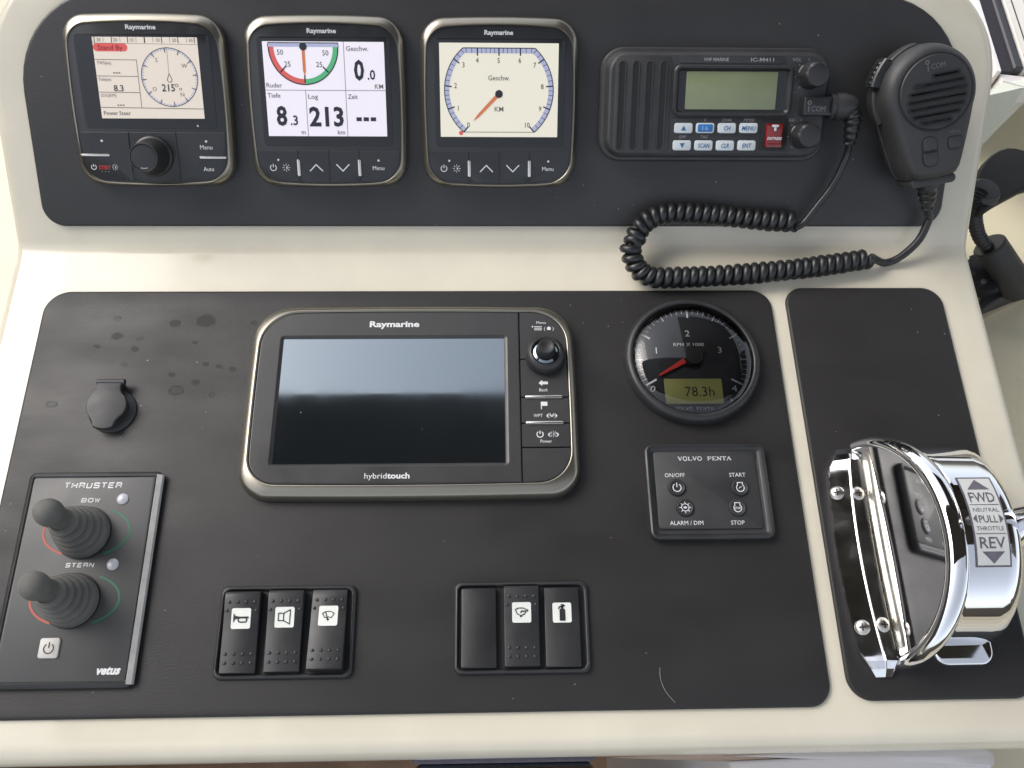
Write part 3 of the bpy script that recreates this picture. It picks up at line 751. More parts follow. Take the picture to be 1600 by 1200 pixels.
# ------------------------------------------------------------------ hand microphone
MR = math.radians(10.5)
mcx, mcy = 305.6, 111.8
t = Thing('hand_microphone', 'black fist microphone with round slotted grille hanging right of the radio', 'microphone', mcx, mcy, True)
t.o.rotation_euler = (ALPHA, 0, 0)
t.o.rotation_euler = (Matrix.Rotation(ALPHA, 3, 'X') @ Matrix.Rotation(MR, 3, 'Z')).to_euler()
t.org = (0, 0, 0)
def mic_outline():
    P = []
    for i in range(41):
        a = math.radians(-22 + 224 * i / 40); P.append((33.2 * math.cos(a), 33.2 * math.sin(a)))
    P = P + [(-29.2, -20), (-26.0, -33), (-23.0, -44), (-20.5, -52), (-17.5, -56.5), (-12, -59.2), (0, -60.2), (12, -59.2), (17.5, -56.5), (20.5, -52), (23.0, -44), (26.0, -33), (29.2, -20)]
    return P
mo = mic_outline()
t.add('hanger', join(slab(rr(-13, 13, -16, 16, 4), 3, 8, .8), lathe([(9, 7.5), (9, 13)], 0, 0, 24)), 'plastic')
body = t.add('body', plate(mo, [(5, 12), (2, 12.6), (.6, 14), (0, 17), (0, 21), (.9, 21.6), (.9, 22.4), (0, 23), (.2, 33), (1.6, 38.5), (4.2, 42.4), (7, 43.8), (8.2, 44)], True), 'plastic_matt', angle=50)
g = t.add('speaker_grille', lathe([(25.6, 43.6), (25.6, 43.2), (25.0, 43.0), (24.6, 44.2), (24.0, 44.9), (12, 45.3), (.3, 45.4)], 1.2, .6, 64), 'plastic_matt', angle=25)
t.add('grille_groove', ring(1.2, .6, 24.7, 25.9, 44.08, n=64), 'groove', g)
for k, (x0, x1, y) in enumerate(((-2, 17.5, 11.2), (-14.5, 20.6, 6.2), (-18.2, 22.2, 1.2), (-19.4, 21.8, -3.8), (-19.0, 20.4, -8.8), (-17.0, 17.4, -13.8), (-10.6, 11.5, -18.6))):
    t.add('grille_slot', flat(rr(x0, x1, y - 1.7, y + 1.7, 1.65, 5), 45.46), 'groove', g)
    t.add('grille_rib', loft([[(a, b, z) for a, b in rr(x0 + e, x1 - e, y - .75 + e * .5, y + .95 - e * .5, .6, 3)] for e, z in ((1.2, 45.44), (1.2, 45.8), (1.5, 46.05))]), 'plastic_matt', g)
    t.add('slot_rim', loft([[(a, b, z) for a, b in rr(x0 - w + 1.7, x1 + w - 1.7, y - w, y + w, w - .05, 5)] for w, z in ((2.0, 45.3), (2.0, 45.75), (1.72, 45.75), (1.7, 45.4))], False, False), 'plastic_matt', g)
x, y = .6, 17.8
t.text('COM', 3.6, x + 2.2, y, 45.5, 'emboss', g, w=9.6)
t.add('emblem', join(stroke([(x - 4.8, y + 1.0), (x - 4.8, y - 3.0)], .7, 45.5), ring(x - 5.2, y + 3.0, .8, 1.5, 45.5, n=14)), 'emboss', g)
bw = t.add('button_well', flat(rr(-9.8, 1.4, -48.6, -27.6, 5, 6), 44.12), 'groove')
t.add('button', slab(rr(-9.0, .6, -37.2, -28.4, (4, 4, 1, 1), 5), 43.6, 45.2, .6), 'plastic_matt')
t.add('button', slab(rr(-9.0, .6, -47.8, -38.8, (1, 1, 4, 4), 5), 43.6, 45.2, .6), 'plastic_matt')
t.add('button_well', flat(rr(8.0, 18.8, -39.4, -30.2, 2.6, 5), 44.12), 'groove')
t.add('button', slab(rr(8.7, 18.1, -38.7, -30.9, 2.2, 5), 43.6, 45.0, .6), 'plastic_matt')
t.text('Hi/Lo', 1.8, 13.5, -27.2, 44.15, 'print_faint', w=7.5)
# push-to-talk bar on the left flank and the side rails
def rim_block(a0, a1, r0, r1, z0, z1, n=10):
    rings = []
    for i in range(n + 1):
        a = math.radians(a0 + (a1 - a0) * i / n); c_, s_ = math.cos(a), math.sin(a)
        rings.append([(r * c_, r * s_, z) for r, z in ((r0, z0), (r1 - 1, z0), (r1, z0 + 1), (r1, z1 - 1), (r1 - 1, z1), (r0, z1))])
    return loft(rings)
ptt = t.add('talk_button', rim_block(133, 163, 32, 39, 20, 33), 'cord')
for a in (139, 144, 149, 154, 159):
    t.add('talk_rib', rim_block(a - 1.0, a + 1.0, 38.6, 39.6, 22, 31, 2), 'cord', ptt)
t.add('side_rail', rim_block(168, 205, 32.5, 36, 19, 30), 'plastic_matt')
t.add('side_rail', rim_block(98, 130, 32.5, 35, 21, 31), 'plastic_matt')
sr = [Vector((1.5, -58, 27)), Vector((2.5, -66, 25)), Vector((4, -74, 22)), Vector((5.5, -82, 18.5))]
srp = catmull(sr, 8)
t.add('strain_relief', tube(srp, lambda k: 8.6 - 4.2 * k - (.9 if int(k * 9) % 2 else 0), 18), 'cord')
t.add('bottom_collar', slab(rr(-16, 16, -62.5, -56, 3), 16, 40, 1.5), 'plastic_matt')

def mic_to_world(x, y, z):
    c_, s_ = math.cos(MR), math.sin(MR)
    return U(mcx + x * c_ - y * s_, mcy + x * s_ + y * c_, z)

# ------------------------------------------------------------------ coiled cord with its plug
cord = bpy.data.objects.new('coiled_cord', None); link(cord); cord.empty_display_size = .01
tag(cord, 'black coiled cord looping below the radio from its plug to the hand microphone', 'cord')
axis = [U(231, 21.8, 11.2), U(212, 22.6, 11), U(186.3, 25, 11), U(160, 27.4, 11), U(138.3, 28.0, 11), U(124, 25, 12.5), U(114.5, 17.5, 15), U(109.6, 7, 18),
        (106.8, -10.5, 19.5), (108.2, -17.5, 16), (113.2, -25.5, 11.5), (123.6, -30.2, 9), (140, -30.4, 9), (161.6, -29.5, 9), (186, -28, 9), (210, -25.7, 9), (235, -22.8, 9), (259, -19.3, 9), (276, -16.4, 9), (287.5, -14.6, 9)]
ap = catmull(axis, 30)
fr = frames(ap)
cum = [0]
for i in range(1, len(ap)): cum.append(cum[-1] + (ap[i] - ap[i - 1]).length)
def coil_path(rc, pitch, per=18):
    n = int(cum[-1] / pitch * per); out = []; i = 0
    for k in range(n + 1):
        d = cum[-1] * k / n
        while i < len(cum) - 2 and cum[i + 1] < d: i += 1
        f = (d - cum[i]) / (cum[i + 1] - cum[i]); p = ap[i].lerp(ap[i + 1], f)
        tt, a, b = fr[i]
        ph = -2 * PI * d / pitch
        ph += .55 * math.sin(d * .052) + .3 * math.sin(d * .137 + 1); wob = 1 + .03 * math.sin(d * .11) + .025 * math.sin(d * .41)
        out.append(p + (a * math.cos(ph) + b * math.sin(ph)) * rc * wob)
    return out
cp = coil_path(4.9, 6.45)
mesh_obj('coil', tube(cp, 3.18, 12), 'cord', cord, 60)
plugc = [Vector(p) for p in (U(247, 103, 27), U(252.5, 103, 27), U(257, 101, 26.5), U(259, 95, 26), U(260, 86, 24), U(260.6, 78, 21))]
mesh_obj('plug_relief', tube(catmull(plugc[2:], 10), lambda k: 7.0 - 2.9 * k - (.8 if int(k * 11) % 2 else 0), 18), 'cord', cord, 50)
lead = [Vector(p) for p in (U(260.6, 79, 21.5), U(261, 68, 17), U(255, 48.5, 14), U(245, 32.5, 12.5), U(237.5, 21.5, 12), U(233.5, 18.5, 12))] + [cp[0]]
mesh_obj('straight_lead', tube(catmull(lead, 10), 2.6, 12), 'cord', cord, 60)
m2 = [Vector(mic_to_world(*p)) for p in ((5.2, -79, 19.5), (6.6, -87, 16.5))] + [Vector(U(330.5, 24, 13.5)), Vector(U(325.6, 8.3, 12.5)), Vector(U(313.5, -4.2, 12.5)), Vector(U(302, -8.8, 12.5)), cp[-1]]
mesh_obj('straight_lead', tube(catmull(m2, 10), 2.9, 12), 'cord', cord, 60)
# plug: a flat tab over the radio face, a collar, a shoulder
def boardpart(name, vf, mat, parent, angle=38):
    return mesh_obj(name, ([U(*p) for p in vf[0]], vf[1]), mat, parent, angle)
pt = boardpart('plug_tab', plate(rr(222.4, 242.5, 97.0, 109.6, 1.0, 3), [(0, 18.9), (0, 29.2), (.4, 29.8), (1.0, 30)]), 'cord', cord)
boardpart('plug_collar', tube([Vector((241.8, 103.2, 24)), Vector((246, 103.2, 24)), Vector((246.1, 103.2, 24)), Vector((251, 103.2, 24.5)), Vector((257, 103.0, 25)), Vector((259.5, 102.5, 25.2))], lambda k: 8.6 if k < .3 else (9.4 if k < .75 else 8.4 - 2 * (k - .75) / .25), 24), 'plastic_matt', cord)
boardpart('lettering', text_vf('COM', 3.8, 232.4, 101.8, 30.12, w=9.8), 'emboss', pt, 0)
boardpart('emblem', join(stroke([(225.6, 103.6), (225.6, 99.8)], .7, 30.12), ring(225.9, 105.7, .8, 1.5, 30.12, n=14)), 'emboss', pt, 0)

# ------------------------------------------------------------------ chart plotter
t = Thing('chart_plotter', 'large chart plotter with dark reflective screen in a pewter bezel', 'chart plotter', -50.5, -125.4)
out = rr(-163.5, 62.7, -196, -55.0, (26, 26, 20, 20), 10, .8, 1.2)
inn = rr(-157.0, 56.8, -187.6, -61.0, (24, 26, 19, 22), 10, .8, 1.2)
t.add('bezel', loft([[(x, y, z) for x, y in offset(p, d)] for p, d, z in ((out, .4, 3), (out, 0, 4.2), (out, .2, 7.5), (out, 1.4, 10.8), (out, 3.2, 12.8), (inn, -.9, 13.9), (inn, -.2, 14.1), (inn, .4, 13.6), (inn, .8, 12.6))], False, False), 'pewter', angle=60)
fo = offset(inn, .9)
left_o = clip_rect(fo, -500, 23.5, -500, 500)
t.add('face', plate(left_o, [(0, 12), (.1, 13.0), (.5, 13.3), (1.0, 13.3)], cap1=False), 'plotter_face')
scr_o = rr(-143.4, 15.4, -175.6, -79.2, 3, 5)
# front frame: from its outer edge to the bevel round the screen
def hole_plate(outer, inner, z):
    """flat face between two outlines, joined along angles about the inner centre"""
    cx = sum(p[0] for p in inner) / len(inner); cy = sum(p[1] for p in inner) / len(inner)
    def cast(P, a):
        dx, dy = math.cos(a), math.sin(a); best = None
        for i in range(len(P)):
            p, q = P[i - 1], P[i]; ex, ey = q[0] - p[0], q[1] - p[1]
            den = dx * ey - dy * ex
            if abs(den) < 1e-12: continue
            tt = ((p[0] - cx) * ey - (p[1] - cy) * ex) / den; ss = ((p[0] - cx) * dy - (p[1] - cy) * dx) / den
            if tt > 0 and -1e-9 <= ss <= 1 + 1e-9 and (best is None or tt > best): best = tt
        return (cx + dx * best, cy + dy * best)
    A = sorted(set([round(math.atan2(p[1] - cy, p[0] - cx), 6) for p in outer + inner]))
    V = []; F = []
    for a in A:
        for P in (inner, outer): V.append((*cast(P, a), z))
    n = len(A)
    for i in range(n):
        j = (i + 1) % n; F.append((2 * i, 2 * i + 1, 2 * j + 1, 2 * j))
    return V, F
t.add('front_frame', join(hole_plate(offset(left_o, .9), scr_o, 13.3), loft([[(x, y, z) for x, y in offset(scr_o, d)] for d, z in ((0, 13.3), (.6, 13.1), (2.2, 12.1), (2.6, 11.7))], False, False)), 'plotter_face', angle=25)
t.add('screen', flat(offset(scr_o, 2.3), 11.95), 'dead_screen', angle=0)
t.text('Raymarine', 4.6, -64.1, -70.4, 13.45, w=35, bold=.035)
t.text('hybrid', 4.0, -79.8, -182.0, 13.45, w=14.5, align='L'); t.text('touch', 4.0, -65.0, -182.0, 13.45, w=14.8, bold=.03, align='L')
kb = [(-62, -98.0), (-98.5, -127), (-127.5, -146), (-146.5, -163.2), (-163.7, -190)]
for i, (v1, v0) in enumerate([(-50, -98.0), (-98.5, -126.7), (-127.3, -145.6), (-146.2, -162.9), (-163.5, -200)]):
    p = clip_rect(fo, 24.1, 500, v0, v1)
    t.add('button', plate(p, [(0, 12), (.05, 12.9), (.4, 13.25)]), 'plotter_face')
for y in (-127.0, -145.9):
    t.add('button_bar', slab(rr(27.0, 52.7, y - 1.15, y + 1.15, 1.1, 4), 13.0, 14.6, .7), 'bright')
kn = t.add('control_knob', lathe([(14.0, 12.9), (14.2, 14.2), (13.9, 18.5), (12.6, 21.2), (10.2, 22.6), (9.4, 22.2), (9.0, 20.0)], 41.5, -96.5, 56, False), 'plastic', angle=50)
t.add('knob_collar', lathe([(9.1, 20.2), (8.6, 21.4), (7.0, 22.2), (6.4, 21.6)], 41.5, -96.5, 48, False), 'dead_screen', kn)
t.add('joystick', lathe([(6.5, 20), (6.3, 24), (6.0, 29.5), (5.2, 30.7), (4.2, 30.7), (3.4, 30.2), (.2, 30.0)], 41.5, -96.5, 40), 'plastic', kn)
t.text('Menu', 2.3, 39.5, -69.6, 13.4, w=6.6)
t.add('list_symbol', join(*[stroke([(34.6, -72.9 - 1.25 * k), (40.0, -72.9 - 1.25 * k)], .55, 13.4) for k in range(3)], flat([(33.0, -72.0), (33.0, -73.8), (34.2, -72.9)], 13.4)), 'print')
t.add('home_symbol', join(text_vf('(', 2.6, 42.0, -74.2, 13.4), text_vf(')', 2.6, 48.0, -74.2, 13.4), flat([(43.2, -74.2), (45.0, -72.6), (46.8, -74.2)][::-1], 13.4), flat([(43.8, -75.6), (46.2, -75.6), (46.2, -74.1), (43.8, -74.1)], 13.42)), 'print')
t.add('back_arrow', join(flat([(36.4, -116.4), (39.0, -118.6), (39.0, -114.2)], 13.4), flat([(39.0, -117.4), (42.9, -117.4), (42.9, -115.4), (39.0, -115.4)], 13.4)), 'print')
t.text('Back', 2.4, 39.8, -121.5, 13.4, w=6.0)
t.add('flag_symbol', join(flat([(37.6, -135.8), (38.2, -135.8), (38.2, -130.4), (37.6, -130.4)], 13.4), flat([(38.2, -133.4), (42.0, -133.4), (42.0, -130.4), (38.2, -130.4)], 13.4)), 'print')
t.text('WPT', 2.4, 35.5, -140.4, 13.4, w=6.2)
t.text('( )', 2.6, 44.8, -140.2, 13.4, w=7.4)
t.add('beacon_symbol', join(*[flat([(44.8 - .3, -141.4), (44.8 + .3, -141.4), (44.8 + 2.5 * math.cos(a) + .3, -141.2 + 2.4 * math.sin(a)), (44.8 + 2.5 * math.cos(a) - .3, -141.2 + 2.4 * math.sin(a))], 13.4 + i * .01) for i, a in enumerate([math.radians(d) for d in (25, 60, 120, 155)])]), 'print')
t.add('power_symbol', icon_power(36.4, -154.0, 2.1, 13.4, .65), 'print')
t.text('( )', 2.6, 45.4, -153.8, 13.4, w=7.4)
t.add('brightness_symbol', icon_sun(45.4, -153.8, 2.1, 13.4, .42), 'print')
t.text('Power', 2.4, 40.4, -158.8, 13.4, w=7.6)

# ------------------------------------------------------------------ rev counter
t = Thing('rev_counter', 'round black rev counter with red needle and olive readout 78.3h', 'gauge', 146.3, -96.6)
gx, gy = 146.3, -96.6
t.add('bezel', lathe([(48.2, 3), (48.4, 4), (48.2, 8), (47.2, 11), (45.4, 12.6), (43.6, 12.8), (42.6, 12.2), (41.8, 9.5), (41.4, 6.6)], gx, gy, 96, False), 'plastic', angle=60)
d = t.add('dial', flat(circ(gx, gy, 42, 96), 6.8), 'face')
hx, hy = 147.0, -94.6
for i in range(41):
    a = math.radians(210 - 6 * i); r0 = {True: 33.2}.get(i % 10 == 0, 35.2 if i % 5 == 0 else 36.6); r1 = 40
    if i in (0, 40): r0 = 30.5; r1 = 39.5
    t.add('tick', stroke([(hx - .6 + r0 * math.cos(a), hy - 1.5 + r0 * math.sin(a)), (hx - .6 + r1 * math.cos(a), hy - 1.5 + r1 * math.sin(a))], 1.3 if i % 10 == 0 else (.95 if i % 5 == 0 else .5), 6.95), 'print', d, 0)
for st, x, y, r in (('0', 116.8, -118.4, .45), ('1', 121.6, -88.8, 0), ('2', 145.1, -75.3, 0), ('3', 167.1, -88.5, 0), ('4', 174.2, -118.4, 0)):
    t.text(st, 5.0, x, y, 6.95, 'print', d, rot=-r, wx=1.15)
t.text('RPM X 1000', 2.7, 145.2, -84.2, 6.95, 'print', d, w=22, bold=.012)
t.add('lettering', serif_text('VOLVO PENTA', 2.2, 27, 144.5, -133.5, 6.95), 'print', d, 0)
lc = t.add('readout', slab(rr(125.0, 165.6, -129.8, -111.0, .6, 2), 6.82, 7.1, .1), 'lcd_olive', d, 0)
t.text('78.3h', 7.6, 149.4, -120.6, 7.25, 'ink', lc, w=20.5)
nd = t.add('needle', plate([(hx + dx, hy + dy) for dx, dy in ((-25.6, -14.0), (-24.8, -15.2), (-1, -3.2), (1.6, 1.4), (-.6, 3.0))][::1], [(0, 8.8), (0, 9.4), (.3, 9.8)]), 'red_needle')
t.add('needle_hub', lathe([(7.2, 8.4), (7.3, 9), (7.2, 11.2), (6.6, 11.9), (.2, 12.0)], hx, hy, 40), 'plastic', nd)
t.add('lens', lathe([(42.4, 12.0), (41.4, 13.0), (39, 14.6), (34.5, 16.3), (27.5, 18.0), (18, 19.3), (9, 20.0), (.3, 20.2)], gx, gy, 96), 'lens', angle=180)

# ------------------------------------------------------------------ engine keypad
t = Thing('engine_keypad', 'square black engine keypad with four round start and stop buttons', 'keypad', 148, -192.5)
out = rr(106.6, 189.2, -225.6, -159.4, 6, 5, .2, .2); fo = rr(112.6, 181.6, -217.2, -163.4, 2.5, 4)
t.add('housing', loft([[(x, y, z) for x, y in (offset(p, dd) if len(p) == len(out) else p)] for p, dd, z in ((out, .3, 3), (out, 0, 4.5), (out, .8, 8), (out, 1.8, 8.6), (out, 3.0, 8.4), (out, 4.4, 6.6), (out, 5.2, 6.0))], False, True), 'plastic', angle=40)
t.add('face_plate', plate(rr(113, 182.2, -218.0, -164.4, 2.6, 4), [(0, 5.8), (0, 6.5), (.3, 6.7)]), 'plastic_matt')
t.add('lettering', serif_text('VOLVO PENTA', 2.7, 36.5, 147.6, -169.8, 6.85), 'print', None, 0)
for st, x, y, w in (('ON/OFF', 126.3, -181.3, 13.4), ('START', 168.6, -181.4, 11), ('ALARM / DIM', 131.2, -213.9, 22), ('STOP', 165.0, -214.0, 9)):
    t.text(st, 2.9, x, y, 6.85, 'print', w=w)
for k, (x, y) in enumerate(((126.8, -190.0), (169.2, -190.4), (131.0, -203.9), (165.8, -204.2))):
    b = t.add('button', lathe([(6.0, 6.6), (6.0, 7.2), (5.5, 8.0), (4.8, 8.2), (4.2, 7.9), (.2, 7.9)], x, y, 32), 'plastic')
    z = 8.05
    if k == 0: vf = icon_power(x, y - .3, 2.7, z, .6)
    elif k == 2: vf = join(ring(x, y, 2.2, 2.7, z, n=24), *[stroke([(x + 2.8 * math.cos(a), y + 2.8 * math.sin(a)), (x + 3.9 * math.cos(a), y + 3.9 * math.sin(a))], .5, z) for a in [i * PI / 4 for i in range(8)]], stroke([(x - 1.2, y), (x + 1.2, y)], 1.0, z), stroke([(x, y - 1), (x, y + 1)], .4, z + .01))
    else:
        vf = join(ring(x, y - .4, 2.3, 2.85, z, 125, 415, 22), stroke([(x - 1.7, y + 1.8), (x - 1.7, y + 3.2), (x + 1.7, y + 3.2), (x + 1.7, y + 1.8)], .55, z))
        if k == 3: vf = join(vf, text_vf('STOP', 1.5, x, y - .4, z + .02, w=4, bold=.02))
        else: vf = join(vf, stroke([(x - 1, y - 1.0), (x - .3, y), (x + .9, y + .2)], .4, z))
    t.add('symbol', vf, 'print', b, 0)

# ------------------------------------------------------------------ thruster panel
t = Thing('thruster_panel', 'grey thruster panel with two rubber joysticks, bow above stern', 'control panel', -255.5, -243.5)
out = rr(-299.5, -212.8, -311.2, -175.8, 4.5, 4)
t.add('frame', plate(out, [(0, 3), (0, 6.2), (.8, 7.4), (3.2, 8.3), (3.6, 7.9), (4.0, 7.6)]), 'plastic')
t.add('plate', plate(rr(-295.4, -216.9, -307.1, -179.9, 2, 3), [(0, 7.4), (.2, 8.0), (.5, 8.1)]), 'thruster')
t.add('edge_strip', loft([[(x, y, z) for x, z in ((-216.4, 8.0), (-215.9, 8.55), (-213.0, 7.45), (-212.3, 5.6), (-212.9, 5.4))] for y in (-309.0, -178.2)]), 'alu', angle=20)  # bright reflection along the right bevel, drawn as a pale strip
z = 8.25
t.add('lettering', square_text('THRUSTER', 4.0, 37, -256.6, -185.4, z, .85, .12), 'print', None, 0)
t.add('lettering', square_text('BOW', 2.9, 12, -256.4, -195.4, z, .6, .12), 'print', None, 0)
t.add('lettering', square_text('STERN', 2.9, 17.5, -255.9, -237.4, z, .6, .12), 'print', None, 0)
t.text('vetus', 5.0, -227.6, -300.6, z, 'print', w=14.5, bold=.045, shear=.25)
for (x, y) in ((-236, -194.8), (-235.4, -237.2)):
    t.add('indicator_lamp', lathe([(3.7, 8), (3.7, 8.6), (3.1, 9.0), (.2, 9.2)], x, y, 28), 'lamp')
for (x, y) in ((-255.4, -215.6), (-255.2, -258.2)):
    for mt, a0, a1 in (('orange', 118, 242), ('green', -62, 62)):
        P = [(x + 27.2 * math.cos(a), y - .6 + 16.0 * math.sin(a) + 0 * a) for a in [math.radians(a0 + (a1 - a0) * i / 24) for i in range(25)]]
        t.add('direction_arc', stroke(P, 1.3, z), mt, None, 0)
    jx, jy = x - 1.6, y - 1.2
    prof = [(16.4, 8), (16.5, 12.0), (16.0, 14.0), (15.2, 15.2)]
    zz = 15.2
    for k in range(4):
        r = 15.5 - 1.8 * k
        prof += [(r - 2.4, zz + .8), (r - 2.2, zz + 1.6), (r - .9, zz + 2.8), (r - .5, zz + 4.0), (r - .8, zz + 5.1), (r - 1.9, zz + 5.9)]
        zz += 5.9
    prof += [(7.6, zz + .8), (6.8, zz + 3)]
    jo = t.add('joystick', lathe([(17.3, 8.05), (17.3, 8.3), (16.6, 8.35)], jx, jy, 48, False), 'groove')
    t.add('rubber_boot', lathe(prof, jx, jy, 48, False), 'rubber', jo, 60)
    t.add('grip', lathe([(7.0, zz + 1.5), (6.6, zz + 6), (6.9, zz + 9.5), (7.7, zz + 13), (8.3, zz + 16.5), (8.1, zz + 19.8), (7.0, zz + 22.8), (5.0, zz + 24.9), (2.4, zz + 26.0), (.2, zz + 26.3)], jx, jy + .5, 40), 'rubber', jo, 60)
pk = t.add('power_key', slab(rr(-271.0, -259.0, -293.6, -281.6, 1.6, 4), 7.9, 9.4, .5), 'power_key')
t.add('power_symbol', icon_power(-265.0, -287.9, 2.9, 9.55, .75), 'ink', pk)

# ------------------------------------------------------------------ covered socket
t = Thing('socket_cover', 'black flip cap over a round power socket above the thruster panel', 'socket', -255.5, -131)
t.add('socket_ring', lathe([(15.8, 3), (15.8, 4.2), (15, 5), (11.5, 5.6), (11.5, 8.2), (.2, 8.2)], -254.5, -131.5, 48), 'plastic_matt')
capo = [(-265.2, -113.6), (-265.2, -118.6), (-267.4, -121.4), (-269.2, -125.6), (-269.8, -130), (-268.8, -134.6), (-266.2, -138.6), (-264.2, -141.4), (-263, -145.4), (-259.5, -146.8), (-255.5, -147.3), (-251, -146.6),
        (-249.4, -145.2), (-248.6, -142), (-247, -139.4), (-244.2, -136.4), (-242.6, -132), (-242.9, -127.4), (-244.8, -123.4), (-247.6, -120.6), (-248.6, -117.6), (-248.6, -113.6)]
t.add('flip_cap', plate(capo, [(.6, 8.4), (0, 9.0), (0, 10.6), (.5, 11.3), (1.3, 11.5)], True), 'plastic_matt')
t.add('hinge', tube([Vector((-265.6, -112.6, 9.4)), Vector((-247.2, -112.6, 9.4))], 2.2, 16), 'plastic')
t.add('hinge_bracket', slab(rr(-263, -250, -116, -111, 1), 3, 8.2, .5), 'plastic_matt')

# ------------------------------------------------------------------ rocker switches
def rocker_profile(kind):
    if kind == 'up':   return [(-24.4, 3.5), (-24.4, 6.4), (-23.8, 7.6), (-14, 8.4), (-2, 9.2), (4, 9.6), (12, 10.6), (18.5, 11.8), (22.6, 12.0), (24.0, 10.8), (24.4, 8.6), (24.4, 3.5)]
    if kind == 'down': return [(-24.4, 3.5), (-24.4, 10.6), (-23.6, 12.0), (-16, 11.6), (-2, 9.6), (4, 8.8), (12, 8.2), (18.5, 8.0), (22.6, 7.4), (24.0, 6.4), (24.4, 5.4), (24.4, 3.5)]
    return [(-24.0, 3.5), (-24.0, 6.8), (-23.4, 7.4), (23.4, 7.4), (24.0, 6.8), (24.0, 3.5)]
def top_z(kind, y):
    P = rocker_profile(kind)
    for (y0, z0), (y1, z1) in zip(P, P[1:]):
        if y0 <= y <= y1 and y1 > y0: return z0 + (z1 - z0) * (y - y0) / (y1 - y0)
    return 8
def rocker_vf(cx, cy, kind, hw=10.9):
    P = rocker_profile(kind); e = .7
    rings = []
    for dx, k in ((-hw, 1), (-hw + e * .3, .35), (-hw + e, 0), (hw - e, 0), (hw - e * .3, .35), (hw, 1)):
        rings.append([(cx + dx, cy + y * (1 - .012 * k), z - (e * k if z > 4 else 0)) for y, z in P])
    n = len(P); V = [p for r in rings for p in r]; F = []
    for i in range(len(rings) - 1):
        for j in range(n - 1):
            F.append((i * n + j, (i + 1) * n + j, (i + 1) * n + j + 1, i * n + j + 1))
    F.append(tuple(range(n))); F.append(tuple(len(V) - n + j for j in range(n - 1, -1, -1)))
    return V, F
def bumps(cx, cy, kind, pts):
    out = []
    for dx, dy in pts:
        z = top_z(kind, dy)
        out.append(lathe([(1.15, z - .3), (1.05, z + .25), (.7, z + .55), (.05, z + .65)], cx + dx, cy + dy, 10))
    return join(*out)
def drape(vf, cx, cy, kind, dz):
    return [(x, y, top_z(kind, y - cy) + dz) for x, y, _ in vf[0]], vf[1]
def sym(kind, x, y):
    if kind == 'horn':
        return join(flat([(x - 4.6, y - 2.6), (x - 3.6, y - .6), (x - 1.0, y + .1), (x - 1.0, y + 1.1), (x - 3.6, y + 1.6), (x - 4.6, y + 3.2)], 0), stroke([(x - 1.2, y + .6), (x + 4.4, y + .6)], .9, 0),
                    stroke(rr(x - 1.6, x + 3.6, y - 2.2, y + .4, 1.2, 3), .75, 0, True), stroke([(x + 4.4, y + 1.2), (x + 4.4, y - .1)], .5, 0))
    if kind == 'speaker':
        return join(stroke([(x - 3.8, y - 2.0), (x - .6, y - 2.0), (x - .6, y + 2.4), (x - 3.8, y + 2.4)], .55, 0, True), stroke([(x - .6, y - 2.0), (x + 3.2, y - 4.0), (x + 3.4, y + 4.4), (x - .6, y + 2.4)], .55, 0))
    if kind == 'wiper':
        return join(stroke([(x - 3.6, y + 1.4), (x - 2.0, y + 2.4), (x, y + 2.8), (x + 2.0, y + 2.4), (x + 3.6, y + 1.4), (x + 2.0, y - 1.2), (x, y - .7), (x - 2.0, y - 1.2)], .5, 0, True),
                    stroke([(x - 1.6, y + 2.0), (x - .2, y - 2.4)], .6, 0), flat(circ(x - .1, y - 2.2, .8, 12), .01))
    if kind == 'bilge':
        return join(stroke([(x - 4.0, y + 1.8), (x - 2, y + 2.6), (x + 1, y + 2.6), (x + 4.0, y + 1.2)], .55, 0), stroke([(x - 4.0, y + 1.8), (x - 2.6, y - 1.0), (x - .4, y - 1.9), (x + 1.8, y - 1.0), (x + 2.6, y + .6)], .55, 0),
                    stroke([(x - .6, y - .4), (x - .2, y + .7), (x + 4, y + .9)], .7, 0), flat(circ(x - .5, y - 2.2, .7, 10), .01))
    return join(flat(rr(x - 1.6, x + 2.0, y - 5.0, y + 2.4, (1.2, 1.2, .2, .2), 4), 0), stroke([(x + .2, y + 2.2), (x + .2, y + 4.2)], 1.4, .01), stroke([(x - 2.2, y + 2.2), (x - 1.6, y + 3.4), (x + .2, y + 3.8), (x + 2.0, y + 4.2)], .8, .02), stroke([(x - .6, y + 4.8), (x + 1.4, y + 4.6)], .8, .03))
